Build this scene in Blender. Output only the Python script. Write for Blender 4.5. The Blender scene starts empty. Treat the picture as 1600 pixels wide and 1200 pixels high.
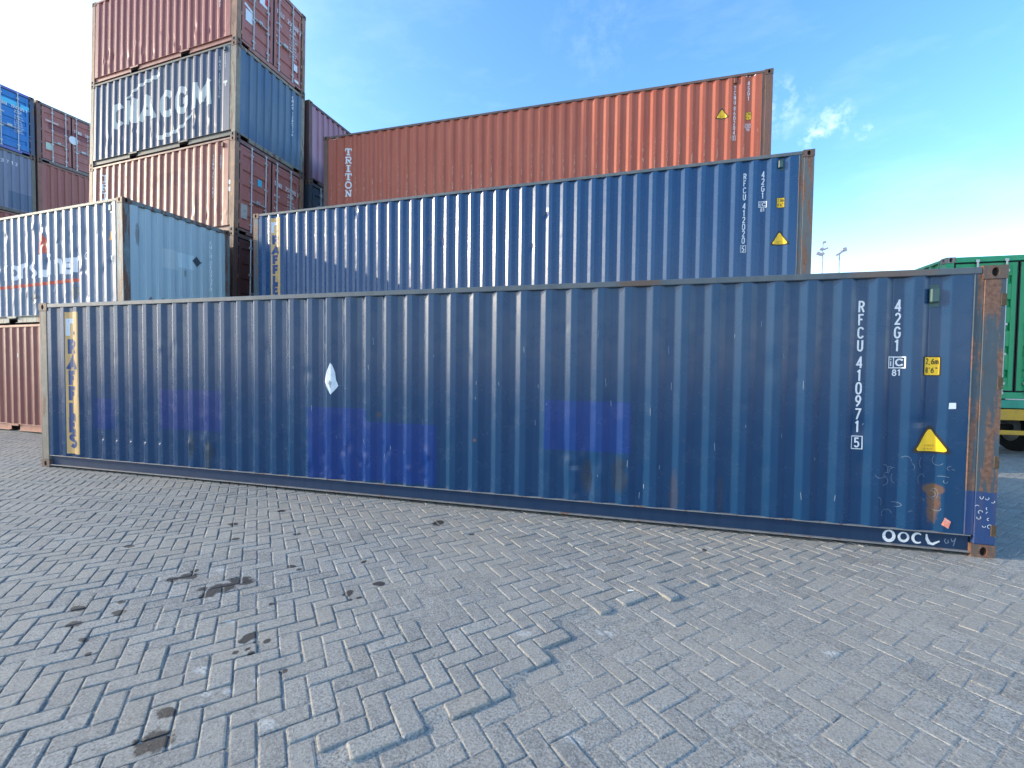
import bpy, bmesh, math, random
import numpy as np
from mathutils import Vector, Matrix
R = math.radians
random.seed(7)
sc = bpy.context.scene
col = sc.collection

# ------------------------------------------------------------------ camera
CAM = (9.0056, -4.7811, 1.6167)
YAW, PIT, ROLL, FPX = -0.257393, -0.0302444, 0.0119834, 681.38
cy, sy = math.cos(YAW), math.sin(YAW)
fw = Vector((sy*math.cos(PIT), cy*math.cos(PIT), math.sin(PIT)))
rt = Vector((cy, -sy, 0)); upv = rt.cross(fw)
r2 = math.cos(ROLL)*rt + math.sin(ROLL)*upv
u2 = -math.sin(ROLL)*rt + math.cos(ROLL)*upv
cd = bpy.data.cameras.new('camera'); cam = bpy.data.objects.new('camera', cd); col.objects.link(cam)
M = Matrix.Identity(4)
for i in range(3):
    M[i][0] = r2[i]; M[i][1] = u2[i]; M[i][2] = -fw[i]; M[i][3] = CAM[i]
cam.matrix_world = M
cd.sensor_width = 36; cd.lens = FPX/1600*36; cd.clip_start = 0.05; cd.clip_end = 5000
sc.camera = cam

# ------------------------------------------------------------------ light
SUN_EL, SUN_AZ = R(17.0), R(190.5)          # azimuth counter-clockwise from +x
SUN_E, SKY_E, EXPO = 2.0, 0.15, 1.25
sdir = Vector((math.cos(SUN_EL)*math.cos(SUN_AZ), math.cos(SUN_EL)*math.sin(SUN_AZ), math.sin(SUN_EL)))
sl = bpy.data.lights.new('sun', 'SUN'); so = bpy.data.objects.new('sun', sl); col.objects.link(so)
sl.energy = SUN_E; sl.angle = R(0.6); sl.color = (1.0, 0.84, 0.62)
so.rotation_mode = 'QUATERNION'; so.rotation_quaternion = sdir.to_track_quat('Z', 'Y')
so.location = (-20, -3, 20)

w = bpy.data.worlds.new('World'); sc.world = w; w.use_nodes = True
nt = w.node_tree; nt.nodes.clear()
def N(nt, t, **kw):
    n = nt.nodes.new(t)
    for k, v in kw.items(): setattr(n, k, v)
    return n
out = N(nt, 'ShaderNodeOutputWorld'); bg = N(nt, 'ShaderNodeBackground')
sky = N(nt, 'ShaderNodeTexSky'); sky.sky_type = 'NISHITA'; sky.sun_disc = False
sky.sun_elevation = SUN_EL; sky.sun_rotation = math.pi/2 - SUN_AZ
sky.air_density = 1.0; sky.dust_density = 1.2; sky.ozone_density = 2.2
tc = N(nt, 'ShaderNodeTexCoord')
# thin high cloud wisps, laid out on the sky by direction
mp = N(nt, 'ShaderNodeMapping'); mp.inputs['Scale'].default_value = (1.6, 4.5, 7.0); mp.inputs['Rotation'].default_value = (0.2, 0.3, 0.9)
n1 = N(nt, 'ShaderNodeTexNoise'); n1.inputs['Scale'].default_value = 1.6; n1.inputs['Detail'].default_value = 9; n1.inputs['Roughness'].default_value = 0.62
rp = N(nt, 'ShaderNodeValToRGB'); rp.color_ramp.elements[0].position = 0.50; rp.color_ramp.elements[1].position = 0.85
def vdot(nt, src, vec):
    n = N(nt, 'ShaderNodeVectorMath', operation='DOT_PRODUCT'); nt.links.new(src, n.inputs[0]); n.inputs[1].default_value = vec
    return n.outputs['Value']
def mth(nt, op, a, b=None, c=None, clamp=False):
    n = N(nt, 'ShaderNodeMath', operation=op); n.use_clamp = clamp
    for i, s in enumerate((a, b, c)):
        if s is None: continue
        if isinstance(s, (int, float)): n.inputs[i].default_value = s
        else: nt.links.new(s, n.inputs[i])
    return n.outputs[0]
def pdir(px, py):
    return ((px-800)/FPX*r2 + (600-py)/FPX*u2 + fw).normalized()
nt.links.new(tc.outputs['Generated'], mp.inputs['Vector']); nt.links.new(mp.outputs[0], n1.inputs['Vector']); nt.links.new(n1.outputs['Fac'], rp.inputs[0])
# one small cumulus-like puff and fainter wisps around fixed directions
fine = N(nt, 'ShaderNodeTexNoise'); fine.inputs['Scale'].default_value = 26; fine.inputs['Detail'].default_value = 7; fine.inputs['Roughness'].default_value = 0.7
nt.links.new(tc.outputs['Generated'], fine.inputs['Vector'])
def puff(px, py, rad, amp, thr=0.47):
    d = vdot(nt, tc.outputs['Generated'], pdir(px, py))
    m = N(nt, 'ShaderNodeMapRange'); m.inputs['From Min'].default_value = math.cos(rad); m.inputs['From Max'].default_value = 1.0
    nt.links.new(d, m.inputs['Value'])
    s = mth(nt, 'SUBTRACT', fine.outputs['Fac'], thr)
    s = mth(nt, 'MULTIPLY', s, 5.0, clamp=True)
    return mth(nt, 'MULTIPLY', mth(nt, 'MULTIPLY', s, m.outputs[0]), amp)
cl = mth(nt, 'MULTIPLY', rp.outputs[0], 0.07)
for a in ((1302, 190, 0.036, 0.24), (1268, 215, 0.022, 0.32), (1350, 207, 0.014, 0.3), (1215, 172, 0.06, 0.15), (930, 45, 0.10, 0.035)):
    cl = mth(nt, 'ADD', cl, puff(*a))
cl = mth(nt, 'MINIMUM', cl, 0.85)
# a bright haze band that thickens towards the horizon
sz = N(nt, 'ShaderNodeSeparateXYZ'); nt.links.new(tc.outputs['Generated'], sz.inputs[0])
hz = mth(nt, 'SUBTRACT', 1.0, mth(nt, 'MULTIPLY', sz.outputs[2], 2.6), clamp=True)
hz = mth(nt, 'MULTIPLY', mth(nt, 'POWER', hz, 2.3), 0.90)
gl_ = vdot(nt, tc.outputs['Generated'], sdir); gl_ = mth(nt, 'MULTIPLY', mth(nt, 'POWER', mth(nt, 'MAXIMUM', gl_, 0.0), 6.0), 0.75)
hz = mth(nt, 'MINIMUM', mth(nt, 'ADD', hz, gl_), 0.93)
sat = N(nt, 'ShaderNodeHueSaturation'); sat.inputs['Saturation'].default_value = 1.22; sat.inputs['Value'].default_value = 1.42
nt.links.new(sky.outputs[0], sat.inputs['Color'])
mh = N(nt, 'ShaderNodeMixRGB'); nt.links.new(hz, mh.inputs[0]); nt.links.new(sat.outputs[0], mh.inputs[1]); mh.inputs[2].default_value = (7.1, 7.6, 7.7, 1)
mx = N(nt, 'ShaderNodeMixRGB'); nt.links.new(cl, mx.inputs[0]); nt.links.new(mh.outputs[0], mx.inputs[1]); mx.inputs[2].default_value = (8.0, 8.2, 8.2, 1)
# the bright sky around the low sun
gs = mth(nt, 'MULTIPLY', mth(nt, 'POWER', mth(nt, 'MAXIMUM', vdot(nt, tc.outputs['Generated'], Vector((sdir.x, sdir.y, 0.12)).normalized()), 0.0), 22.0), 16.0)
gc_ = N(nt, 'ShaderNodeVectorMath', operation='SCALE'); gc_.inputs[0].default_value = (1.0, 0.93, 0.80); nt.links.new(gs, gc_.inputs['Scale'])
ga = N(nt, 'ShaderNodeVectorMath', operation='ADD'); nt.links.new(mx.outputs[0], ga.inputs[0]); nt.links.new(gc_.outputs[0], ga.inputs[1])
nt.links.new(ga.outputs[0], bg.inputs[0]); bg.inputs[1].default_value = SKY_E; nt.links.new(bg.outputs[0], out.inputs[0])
sc.view_settings.view_transform = 'Standard'; sc.view_settings.look = 'None'
sc.view_settings.exposure = EXPO; sc.view_settings.gamma = 1
sc.render.engine = 'CYCLES'; sc.cycles.use_denoising = True; sc.cycles.max_bounces = 6

# ------------------------------------------------------------------ materials
def mat_base(name):
    m = bpy.data.materials.new(name); m.use_nodes = True; t = m.node_tree
    b = t.nodes['Principled BSDF']; return m, t, b
def noise(t, vec, scale, detail=5, rough=0.55, mapscale=None, loc=(0, 0, 0)):
    if mapscale or loc != (0, 0, 0):
        q = N(t, 'ShaderNodeMapping'); q.inputs['Scale'].default_value = mapscale or (1, 1, 1); q.inputs['Location'].default_value = loc
        t.links.new(vec, q.inputs[0]); vec = q.outputs[0]
    n = N(t, 'ShaderNodeTexNoise'); n.inputs['Scale'].default_value = scale; n.inputs['Detail'].default_value = detail; n.inputs['Roughness'].default_value = rough
    t.links.new(vec, n.inputs['Vector']); return n.outputs['Fac']
def ramp(t, src, a, b, lo=0.0, hi=1.0):
    m = N(t, 'ShaderNodeMapRange'); m.inputs['From Min'].default_value = a; m.inputs['From Max'].default_value = b
    m.inputs['To Min'].default_value = lo; m.inputs['To Max'].default_value = hi; t.links.new(src, m.inputs[0]); return m.outputs[0]
def mix(t, fac, a, b):
    n = N(t, 'ShaderNodeMixRGB')
    for i, s in ((0, fac), (1, a), (2, b)):
        if isinstance(s, (int, float)): n.inputs[i].default_value = s
        elif isinstance(s, tuple): n.inputs[i].default_value = (*s[:3], 1)
        else: t.links.new(s, n.inputs[i])
    return n.outputs[0]
RUST = (0.11, 0.050, 0.030); RUST2 = (0.22, 0.12, 0.08)

def paint(name, c, faded=None, fade=0.25, rust=0.2, rough=0.36, dirt=0.15, seed=0, marks=(), fleck=None, axis='x', bump=0.12, spec=0.5, scuff=0.45):
    """weathered enamel on steel: slow fading, vertical rain streaks, rust freckles, scuffs; marks = (kind, u, z, ru, rz, colour, strength)"""
    m, t, b = mat_base(name)
    tcn = N(t, 'ShaderNodeTexCoord'); V = tcn.outputs['Object']; L = (seed*3.7, seed*1.3, seed*2.1)
    faded = faded or tuple(min(1, x*1.6+0.03) for x in c)
    big = noise(t, V, 0.9, 3, 0.5, None, L)
    streak = noise(t, V, 1.0, 6, 0.6, (7, 7, 0.45), L)
    fine_ = noise(t, V, 38, 6, 0.7, None, L)
    med = noise(t, V, 5.5, 6, 0.65, None, L)
    cc = mix(t, mth(t, 'MULTIPLY', ramp(t, big, 0.3, 0.7), fade), c, faded)
    cc = mix(t, mth(t, 'MULTIPLY', ramp(t, streak, 0.45, 0.75), fade*1.2, clamp=True), cc, faded)
    cc = mix(t, mth(t, 'MULTIPLY', ramp(t, streak, 0.5, 0.25), dirt*1.6, clamp=True), cc, tuple(x*0.55 for x in c))
    sx = N(t, 'ShaderNodeSeparateXYZ'); t.links.new(V, sx.inputs[0]); U = sx.outputs[0 if axis == 'x' else 1]; Z = sx.outputs[2]
    roughv = ramp(t, med, 0.3, 0.7, rough-0.05, rough+0.10)
    for (kind, mu, mz, ru, rz, mc, st) in marks:
        du = mth(t, 'DIVIDE', mth(t, 'SUBTRACT', U, mu), ru); dz = mth(t, 'DIVIDE', mth(t, 'SUBTRACT', Z, mz), rz)
        if kind == 'box':
            k = mth(t, 'MULTIPLY', mth(t, 'LESS_THAN', mth(t, 'ABSOLUTE', du), 1.0), mth(t, 'LESS_THAN', mth(t, 'ABSOLUTE', dz), 1.0))
        else:
            d2 = mth(t, 'ADD', mth(t, 'MULTIPLY', du, du), mth(t, 'MULTIPLY', dz, dz))
            d2 = mth(t, 'ADD', d2, mth(t, 'MULTIPLY', mth(t, 'SUBTRACT', med, 0.5), 3.0))
            d2 = mth(t, 'ADD', d2, mth(t, 'MULTIPLY', mth(t, 'SUBTRACT', fine_, 0.5), 1.2))
            k = ramp(t, d2, 1.1, 0.5)
        cc = mix(t, mth(t, 'MULTIPLY', k, st), cc, mc)
    # small rust freckles
    fr = mth(t, 'MULTIPLY', ramp(t, med, 0.72-0.2*rust, 0.80-0.2*rust), ramp(t, fine_, 0.48, 0.62))
    cc = mix(t, mth(t, 'MULTIPLY', fr, min(1, rust*2.2), clamp=True), cc, RUST)
    # rubbed light scuffs
    sc1 = noise(t, V, 2.2, 8, 0.75, (9, 9, 1.3), (L[1], L[0], L[2]))
    cc = mix(t, ramp(t, sc1, 0.69, 0.76, 0, scuff), cc, tuple(min(1, x*1.3+0.14) for x in c))
    if fleck:   # paint peeled along the folds: (pitch, phase, colour, z top)
        pitch, ph, fc, zt = fleck
        fr_ = mth(t, 'FRACT', mth(t, 'DIVIDE', mth(t, 'SUBTRACT', U, ph), pitch))
        e = mth(t, 'LESS_THAN', mth(t, 'ABSOLUTE', mth(t, 'SUBTRACT', fr_, 0.5)), 0.05)
        zz = ramp(t, Z, zt, 0.3, 0, 1)
        fk = noise(t, V, 1.0, 8, 0.8, (30, 30, 9), L)
        k = mth(t, 'MULTIPLY', mth(t, 'MULTIPLY', e, zz), ramp(t, fk, 0.52, 0.57))
        cc = mix(t, k, cc, fc)
    t.links.new(cc, b.inputs['Base Color'])
    rr = mth(t, 'ADD', roughv, mth(t, 'MULTIPLY', fr, 0.3)); t.links.new(rr, b.inputs['Roughness'])
    b.inputs['Specular IOR Level'].default_value = spec
    bp = N(t, 'ShaderNodeBump'); bp.inputs['Strength'].default_value = bump; bp.inputs['Distance'].default_value = 0.02
    h = mth(t, 'ADD', mth(t, 'MULTIPLY', med, 0.6), mth(t, 'MULTIPLY', fine_, 0.12)); t.links.new(h, bp.inputs['Height']); t.links.new(bp.outputs[0], b.inputs['Normal'])
    return m

def rusty(name, c, amount=0.5, seed=0, lower=None):
    """scraped steel post: paint left in patches between rust streaks"""
    m, t, b = mat_base(name)
    V = N(t, 'ShaderNodeTexCoord').outputs['Object']; L = (seed*2.9, seed*1.7, seed*0.9)
    a = noise(t, V, 1.0, 8, 0.62, (13, 13, 1.5), L); fine_ = noise(t, V, 30, 6, 0.7, None, L); bb = noise(t, V, 6, 5, 0.6, None, L)
    thr = 0.66 - 0.26*amount
    k = ramp(t, mth(t, 'ADD', a, mth(t, 'MULTIPLY', mth(t, 'SUBTRACT', fine_, 0.5), 0.18)), thr, thr+0.05)
    if lower:
        Z = N(t, 'ShaderNodeSeparateXYZ'); t.links.new(V, Z.inputs[0]); zz = mth(t, 'GREATER_THAN', mth(t, 'ADD', Z.outputs[2], mth(t, 'MULTIPLY', bb, 0.06)), lower[0])
        base = mix(t, zz, lower[1], mix(t, ramp(t, bb, 0.35, 0.65), c, tuple(x*0.6+0.02 for x in c)))
        k = mth(t, 'MULTIPLY', k, ramp(t, zz, 0, 1, 0.15, 1))
    else:
        base = mix(t, ramp(t, bb, 0.35, 0.65), c, tuple(x*0.6+0.03 for x in c))
    rc = mix(t, ramp(t, fine_, 0.35, 0.65), RUST, RUST2)
    chips = ramp(t, noise(t, V, 1.0, 8, 0.8, (30, 30, 8), L), 0.66, 0.70, 0, 0.7)
    cc = mix(t, k, base, rc); cc = mix(t, chips, cc, (0.42, 0.38, 0.33))
    t.links.new(cc, b.inputs['Base Color']); b.inputs['Roughness'].default_value = 0.62
    bp = N(t, 'ShaderNodeBump'); bp.inputs['Strength'].default_value = 0.35; bp.inputs['Distance'].default_value = 0.01
    t.links.new(mth(t, 'ADD', a, mth(t, 'MULTIPLY', fine_, 0.4)), bp.inputs['Height']); t.links.new(bp.outputs[0], b.inputs['Normal'])
    return m

def flat(name, c, rough=0.5, metal=0.0, wear=0.25, wearcol=None, emis=None):
    m, t, b = mat_base(name)
    V = N(t, 'ShaderNodeTexCoord').outputs['Object']
    n_ = noise(t, V, 14, 6, 0.7)
    k = ramp(t, n_, 0.52, 0.66, 0, wear)
    t.links.new(mix(t, k, c, wearcol or tuple(x*0.6 for x in c)), b.inputs['Base Color'])
    b.inputs['Roughness'].default_value = rough; b.inputs['Metallic'].default_value = metal
    return m

M_BLACK = flat('black_rubber', (0.012, 0.013, 0.014), 0.7)
M_DARK = flat('dark_hole', (0.008, 0.008, 0.009), 0.9)
M_WHITE = flat('white_lettering', (0.75, 0.76, 0.77), 0.5, wear=0.35, wearcol=(0.45, 0.5, 0.55))
M_CHALK = flat('chalk', (0.62, 0.66, 0.68), 0.8, wear=0.6, wearcol=(0.25, 0.33, 0.42))
M_CHALKF = flat('faint_chalk', (0.16, 0.22, 0.30), 0.8, wear=0.6, wearcol=(0.04, 0.09, 0.2))
M_GALV = flat('galvanised_steel', (0.50, 0.51, 0.50), 0.42, 0.35, 0.5, (0.30, 0.27, 0.23))
M_CAST = rusty('rusty_casting', (0.12, 0.085, 0.065), 0.75, 3)
M_YEL = flat('yellow_label', (0.95, 0.56, 0.012), 0.45, wear=0.10)
M_INK = flat('black_ink', (0.02, 0.018, 0.015), 0.5)
M_INKF = flat('worn_ink', (0.45, 0.27, 0.03), 0.6)
M_PAPER = flat('white_paper', (0.72, 0.76, 0.80), 0.55, wear=0.5, wearcol=(0.45, 0.52, 0.6))
M_VENT = flat('green_grey_vent', (0.035, 0.085, 0.085), 0.45, wear=0.4, wearcol=(0.08, 0.14, 0.13))
M_TAN = flat('tan_band', (0.70, 0.42, 0.16), 0.5, wear=0.45, wearcol=(0.50, 0.33, 0.16))
M_NAVYINK = flat('navy_lettering', (0.02, 0.06, 0.2), 0.45)
M_TYRE = flat('tyre_rubber', (0.022, 0.022, 0.023), 0.8, wear=0.5, wearcol=(0.06, 0.055, 0.05))

# ------------------------------------------------------------------ mesh helpers
class MB:
    def __init__(s): s.v = []; s.f = []
    def quad(s, a, b, c, d):
        i = len(s.v); s.v += [a, b, c, d]; s.f.append((i, i+1, i+2, i+3)); return s
    def box(s, lo, hi, ch=0.0):
        x0, y0, z0 = lo; x1, y1, z1 = hi
        if ch <= 0:
            i = len(s.v)
            s.v += [(x0,y0,z0),(x1,y0,z0),(x1,y1,z0),(x0,y1,z0),(x0,y0,z1),(x1,y0,z1),(x1,y1,z1),(x0,y1,z1)]
            for f in ((3,2,1,0),(4,5,6,7),(0,1,5,4),(1,2,6,5),(2,3,7,6),(3,0,4,7)): s.f.append(tuple(i+k for k in f))
            return s
        c = ch; idx = {}
        for a, (X, Xi) in enumerate(((x0, x0+c), (x1, x1-c))):
            for b_, (Y, Yi) in enumerate(((y0, y0+c), (y1, y1-c))):
                for d, (Z, Zi) in enumerate(((z0, z0+c), (z1, z1-c))):
                    for k, p in (('x', (X, Yi, Zi)), ('y', (Xi, Y, Zi)), ('z', (Xi, Yi, Z))):
                        idx[a, b_, d, k] = len(s.v); s.v.append(p)
        g = lambda *q: tuple(idx[k] for k in q)
        s.f += [g((0,0,0,'x'),(0,0,1,'x'),(0,1,1,'x'),(0,1,0,'x')), g((1,0,0,'x'),(1,1,0,'x'),(1,1,1,'x'),(1,0,1,'x')),
                g((0,0,0,'y'),(1,0,0,'y'),(1,0,1,'y'),(0,0,1,'y')), g((0,1,0,'y'),(0,1,1,'y'),(1,1,1,'y'),(1,1,0,'y')),
                g((0,0,0,'z'),(0,1,0,'z'),(1,1,0,'z'),(1,0,0,'z')), g((0,0,1,'z'),(1,0,1,'z'),(1,1,1,'z'),(0,1,1,'z'))]
        for d in (0, 1):
            for a in (0, 1): s.f.append(g((a,0,d,'x'),(a,0,d,'z'),(a,1,d,'z'),(a,1,d,'x')))
            for b_ in (0, 1): s.f.append(g((0,b_,d,'y'),(0,b_,d,'z'),(1,b_,d,'z'),(1,b_,d,'y')))
        for a in (0, 1):
            for b_ in (0, 1): s.f.append(g((a,b_,0,'x'),(a,b_,0,'y'),(a,b_,1,'y'),(a,b_,1,'x')))
        for a in (0, 1):
            for b_ in (0, 1):
                for d in (0, 1): s.f.append(g((a,b_,d,'x'),(a,b_,d,'y'),(a,b_,d,'z')))
        return s
    def tube(s, p, q, r, n=10, r1=None):
        p = Vector(p); q = Vector(q); d = (q-p).normalized(); a = d.orthogonal().normalized(); b = d.cross(a); r1 = r if r1 is None else r1
        i = len(s.v)
        for k in range(n):
            t = 2*math.pi*k/n; o = a*math.cos(t)+b*math.sin(t); s.v.append(tuple(p+o*r)); s.v.append(tuple(q+o*r1))
        for k in range(n):
            j = (k+1) % n; s.f.append((i+2*k, i+2*j, i+2*j+1, i+2*k+1))
        s.f.append(tuple(i+2*k for k in range(n))[::-1]); s.f.append(tuple(i+2*k+1 for k in range(n))); return s
    def grid(s, P):            # P[i][j] = point
        i0 = len(s.v); n = len(P); m = len(P[0])
        for r_ in P: s.v += [tuple(p) for p in r_]
        for i in range(n-1):
            for j in range(m-1):
                a = i0+i*m+j; s.f.append((a, a+1, a+m+1, a+m))
        return s
    def lathe(s, prof, c, axis='x', n=28):     # prof: (offset along axis, radius)
        i0 = len(s.v); m = len(prof)
        for k in range(n):
            t = 2*math.pi*k/n
            for (h, r_) in prof:
                a, b_ = r_*math.cos(t), r_*math.sin(t)
                s.v.append((c[0]+h, c[1]+a, c[2]+b_) if axis == 'x' else ((c[0]+a, c[1]+h, c[2]+b_) if axis == 'y' else (c[0]+a, c[1]+b_, c[2]+h)))
        for k in range(n):
            j = (k+1) % n
            for q in range(m-1): s.f.append((i0+k*m+q, i0+k*m+q+1, i0+j*m+q+1, i0+j*m+q))
        return s
    def mapped(s, fn): s.v = [fn(*p) for p in s.v]; return s
    def build(s, name, mat, parent=None, smooth=False, fix=True):
        me = bpy.data.meshes.new(name); me.from_pydata(s.v, [], s.f)
        if fix:
            bm = bmesh.new(); bm.from_mesh(me); bmesh.ops.recalc_face_normals(bm, faces=bm.faces); bm.to_mesh(me); bm.free()
        me.materials.append(mat)
        if smooth: me.shade_smooth()
        o = bpy.data.objects.new(name, me); col.objects.link(o)
        if parent: o.parent = parent
        return o

def tag(o, label=None, cat=None, group=None, kind=None):
    for k, v in (('label', label), ('category', cat), ('group', group), ('kind', kind)):
        if v: o[k] = v
    return o

def _arc(cx, cy, rx, ry, a0, a1, n=9):
    return [(cx+rx*math.cos(R(a0+(a1-a0)*k/n)), cy+ry*math.sin(R(a0+(a1-a0)*k/n))) for k in range(n+1)]
GL = {
 '0': [_arc(.3,.68,.24,.32,0,180)+_arc(.3,.32,.24,.32,180,360)+[(.54,.68)]], '1': [[(.14,.80),(.34,.97),(.34,0)]],
 '2': [_arc(.3,.72,.22,.28,165,-20)+[(.08,.06),(.56,.06)]], '3': [_arc(.28,.74,.22,.24,150,-90)+_arc(.28,.27,.24,.24,90,-150)],
 '4': [[(.42,0),(.42,.98),(.04,.30),(.58,.30)]], '5': [[(.52,.94),(.12,.94),(.10,.54)]+_arc(.28,.32,.25,.27,110,-150)],
 '6': [_arc(.30,.30,.23,.27,0,360,16),[(.075,.34),(.18,.66),(.46,.98)]], '7': [[(.04,.94),(.56,.94),(.22,0)]],
 '8': [_arc(.3,.74,.20,.23,-90,270,12), _arc(.3,.26,.24,.24,90,450,12)], '9': [_arc(.30,.70,.23,.27,0,360,16),[(.525,.66),(.42,.34),(.14,.02)]],
 'A': [[(0,0),(.30,.97),(.60,0)],[(.12,.32),(.48,.32)]], 'B': [[(.08,0),(.08,.95),(.3,.95)]+_arc(.3,.73,.22,.22,90,-90)+_arc(.3,.27,.25,.25,90,-90)+[(.08,.03)],[(.08,.51),(.3,.51)]],
 'C': [_arc(.32,.68,.25,.28,20,180)+_arc(.32,.32,.25,.28,180,340)], 'D': [[(.08,.02),(.08,.95),(.26,.95)]+_arc(.26,.48,.28,.46,90,-90)+[(.08,.03)]],
 'E': [[(.54,.95),(.09,.95),(.09,.05),(.54,.05)],[(.09,.52),(.46,.52)]], 'F': [[(.54,.94),(.10,.94),(.10,0)],[(.10,.52),(.45,.52)]],
 'G': [_arc(.32,.68,.25,.28,20,180)+_arc(.32,.32,.25,.28,180,345)+[(.56,.48),(.36,.48)]], 'H': [[(.08,0),(.08,1)],[(.52,0),(.52,1)],[(.08,.5),(.52,.5)]],
 'I': [[(.3,0),(.3,1)]], 'K': [[(.09,0),(.09,1)],[(.54,1),(.10,.42)],[(.24,.58),(.56,0)]], 'L': [[(.10,1),(.10,.05),(.54,.05)]],
 'M': [[(.02,0),(.06,.97),(.30,.28),(.54,.97),(.58,0)]], 'N': [[(.08,0),(.08,.96),(.52,.04),(.52,1)]], 'O': [_arc(.3,.68,.25,.29,0,180)+_arc(.3,.32,.25,.29,180,360)+[(.55,.68)]],
 'P': [[(.09,0),(.09,.95),(.3,.95)]+_arc(.3,.70,.24,.25,90,-90)+[(.09,.45)]], 'R': [[(.09,0),(.09,.95),(.3,.95)]+_arc(.3,.72,.23,.23,90,-90)+[(.09,.49)],[(.32,.48),(.55,0)]],
 'S': [_arc(.3,.72,.22,.23,20,230)+[(.42,.47)]+_arc(.3,.28,.24,.24,40,-150)], 'T': [[(.0,.94),(.6,.94)],[(.3,.90),(.3,0)]], 'U': [[(.08,1)]+_arc(.3,.30,.22,.26,180,360)+[(.52,1)]],
 'V': [[(.02,1),(.3,.03),(.58,1)]], 'W': [[(0,1),(.14,.04),(.3,.70),(.46,.04),(.6,1)]], 'X': [[(.04,0),(.56,1)],[(.04,1),(.56,0)]], 'Y': [[(.02,1),(.3,.5),(.58,1)],[(.3,.5),(.3,0)]],
 'i': [[(.3,0),(.3,.66)],[(.3,.82),(.3,.96)]], 'c': [_arc(.32,.33,.25,.28,40,320)], 'm': [[(.0,0),(.0,.64)],[(.0,.5)]+_arc(.15,.48,.15,.15,150,0,5)+[(.30,0)],[(.30,.5)]+_arc(.45,.48,.15,.15,150,0,5)+[(.60,0)]],
 'r': [[(.12,0),(.12,.66)],[(.12,.45)]+_arc(.34,.42,.20,.22,160,60,5)], 'a': [_arc(.28,.30,.23,.27,0,360,12),[(.52,.64),(.52,0)]], 'n': [[(.08,0),(.08,.66)],[(.08,.40)]+_arc(.30,.40,.22,.23,170,0,6)+[(.52,0)]],
 's': [_arc(.3,.48,.20,.14,30,240)+[(.40,.32)]+_arc(.3,.18,.21,.15,50,-150)], 'e': [[(.08,.34),(.54,.34)]+_arc(.31,.32,.24,.28,5,320)],
 ',': [[(.3,.06),(.22,-.14)]], '.': [[(.3,.0),(.3,.10)]], "'": [[(.3,.98),(.27,.78)]], '"': [[(.2,.98),(.18,.80)],[(.4,.98),(.38,.80)]],
}
def glyphs(s, size, xscale=1.0, wt=0.15, align='CENTER', adv=0.80):
    """strokes of a string in a plain condensed gothic: list of (points, width)"""
    out_ = []; tot = 0; pos = []
    for ch in s:
        a = adv*(0.5 if ch in ".,' " else (0.62 if ch in '1Ii' else 1)); pos.append(tot + (a-adv)/2); tot += a
    x0 = -(tot-adv+0.6)/2 if align == 'CENTER' else 0
    for ch, p in zip(s, pos):
        for st in GL.get(ch, []): out_.append(([((x0+p+x)*size*xscale, y*size) for x, y in st], wt*size*(0.55+0.45*xscale)))
    return out_
def text2d(s, size, xscale=1.0, bold=0.02, align='CENTER', spacing=1.0):
    return glyphs(s, size, xscale*1.05, 0.135+bold*1.6, align)
class D2:                       # flat artwork in (u, z) to be laid on a wall
    def __init__(s): s.v = []; s.f = []; s.ly = []; s.n = 0
    def add(s, gl, u, z, slope=0):
        for pts, wd in gl: s.stroke([(u+a, z+b+a*slope) for a, b in pts], wd)
        return s
    def rect(s, u0, z0, u1, z1):
        i = len(s.v); s.v += [(u0, z0), (u1, z0), (u1, z1), (u0, z1)]; s.f.append((i, i+1, i+2, i+3)); return s
    def poly(s, pts):
        i = len(s.v); s.v += list(pts); s.f.append(tuple(range(i, i+len(pts)))); return s
    def frame(s, u0, z0, u1, z1, t):
        s.rect(u0, z0, u1, z0+t); s.rect(u0, z1-t, u1, z1); s.rect(u0, z0+t, u0+t, z1-t); s.rect(u1-t, z0+t, u1, z1-t); return s
    def stroke(s, pts, wd):
        P = [Vector(p) for p in pts]; n = len(P); L = []
        if not callable(wd):
            for k in range(1, n-1):
                a, b = P[k]-P[k-1], P[k+1]-P[k]
                if a.length > wd*0.3 and b.length > wd*0.3 and a.angle(b) > R(40):
                    e = wd*0.5
                    s.stroke([tuple(p) for p in P[:k]]+[tuple(P[k]+a.normalized()*e)], wd); s.stroke([tuple(P[k]-b.normalized()*e*0.4)]+[tuple(p) for p in P[k+1:]], wd); return s
        for k in range(n):
            d = (P[min(k+1, n-1)]-P[max(k-1, 0)])
            d = d.normalized() if d.length else Vector((1, 0)); o = Vector((-d.y, d.x))*(wd(k/(n-1)) if callable(wd) else wd)/2
            L.append((P[k]+o, P[k]-o))
        i = len(s.v); s.n += 1; s.ly += [(i, s.n % 6)]
        for a, b in L: s.v += [tuple(a), tuple(b)]
        for k in range(n-1): s.f.append((i+2*k, i+2*k+1, i+2*k+3, i+2*k+2))
        return s
    def arc(s, cu, cz, ru, rz, a0, a1, wd, n=12):
        return s.stroke([(cu+ru*math.cos(R(a0+(a1-a0)*k/n)), cz+rz*math.sin(R(a0+(a1-a0)*k/n))) for k in range(n+1)], wd)
def vtext(d, chars, u, ztops, h, xs=0.72, bold=0.02):
    for ch, z in zip(chars, ztops): d.add(text2d(ch, h, xs, bold), u, z-h)
    return d

# ------------------------------------------------------------------ shipping containers
W = 2.438
def dents_fn(dents):
    if not dents: return lambda u, z: 0.0
    def f(u, z):
        s = 0
        for (a, b, ra, rb, d) in dents:
            q = ((u-a)/ra)**2+((z-b)/rb)**2
            if q < 9: s += d*math.exp(-q*1.5)
        return s
    return f

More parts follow.
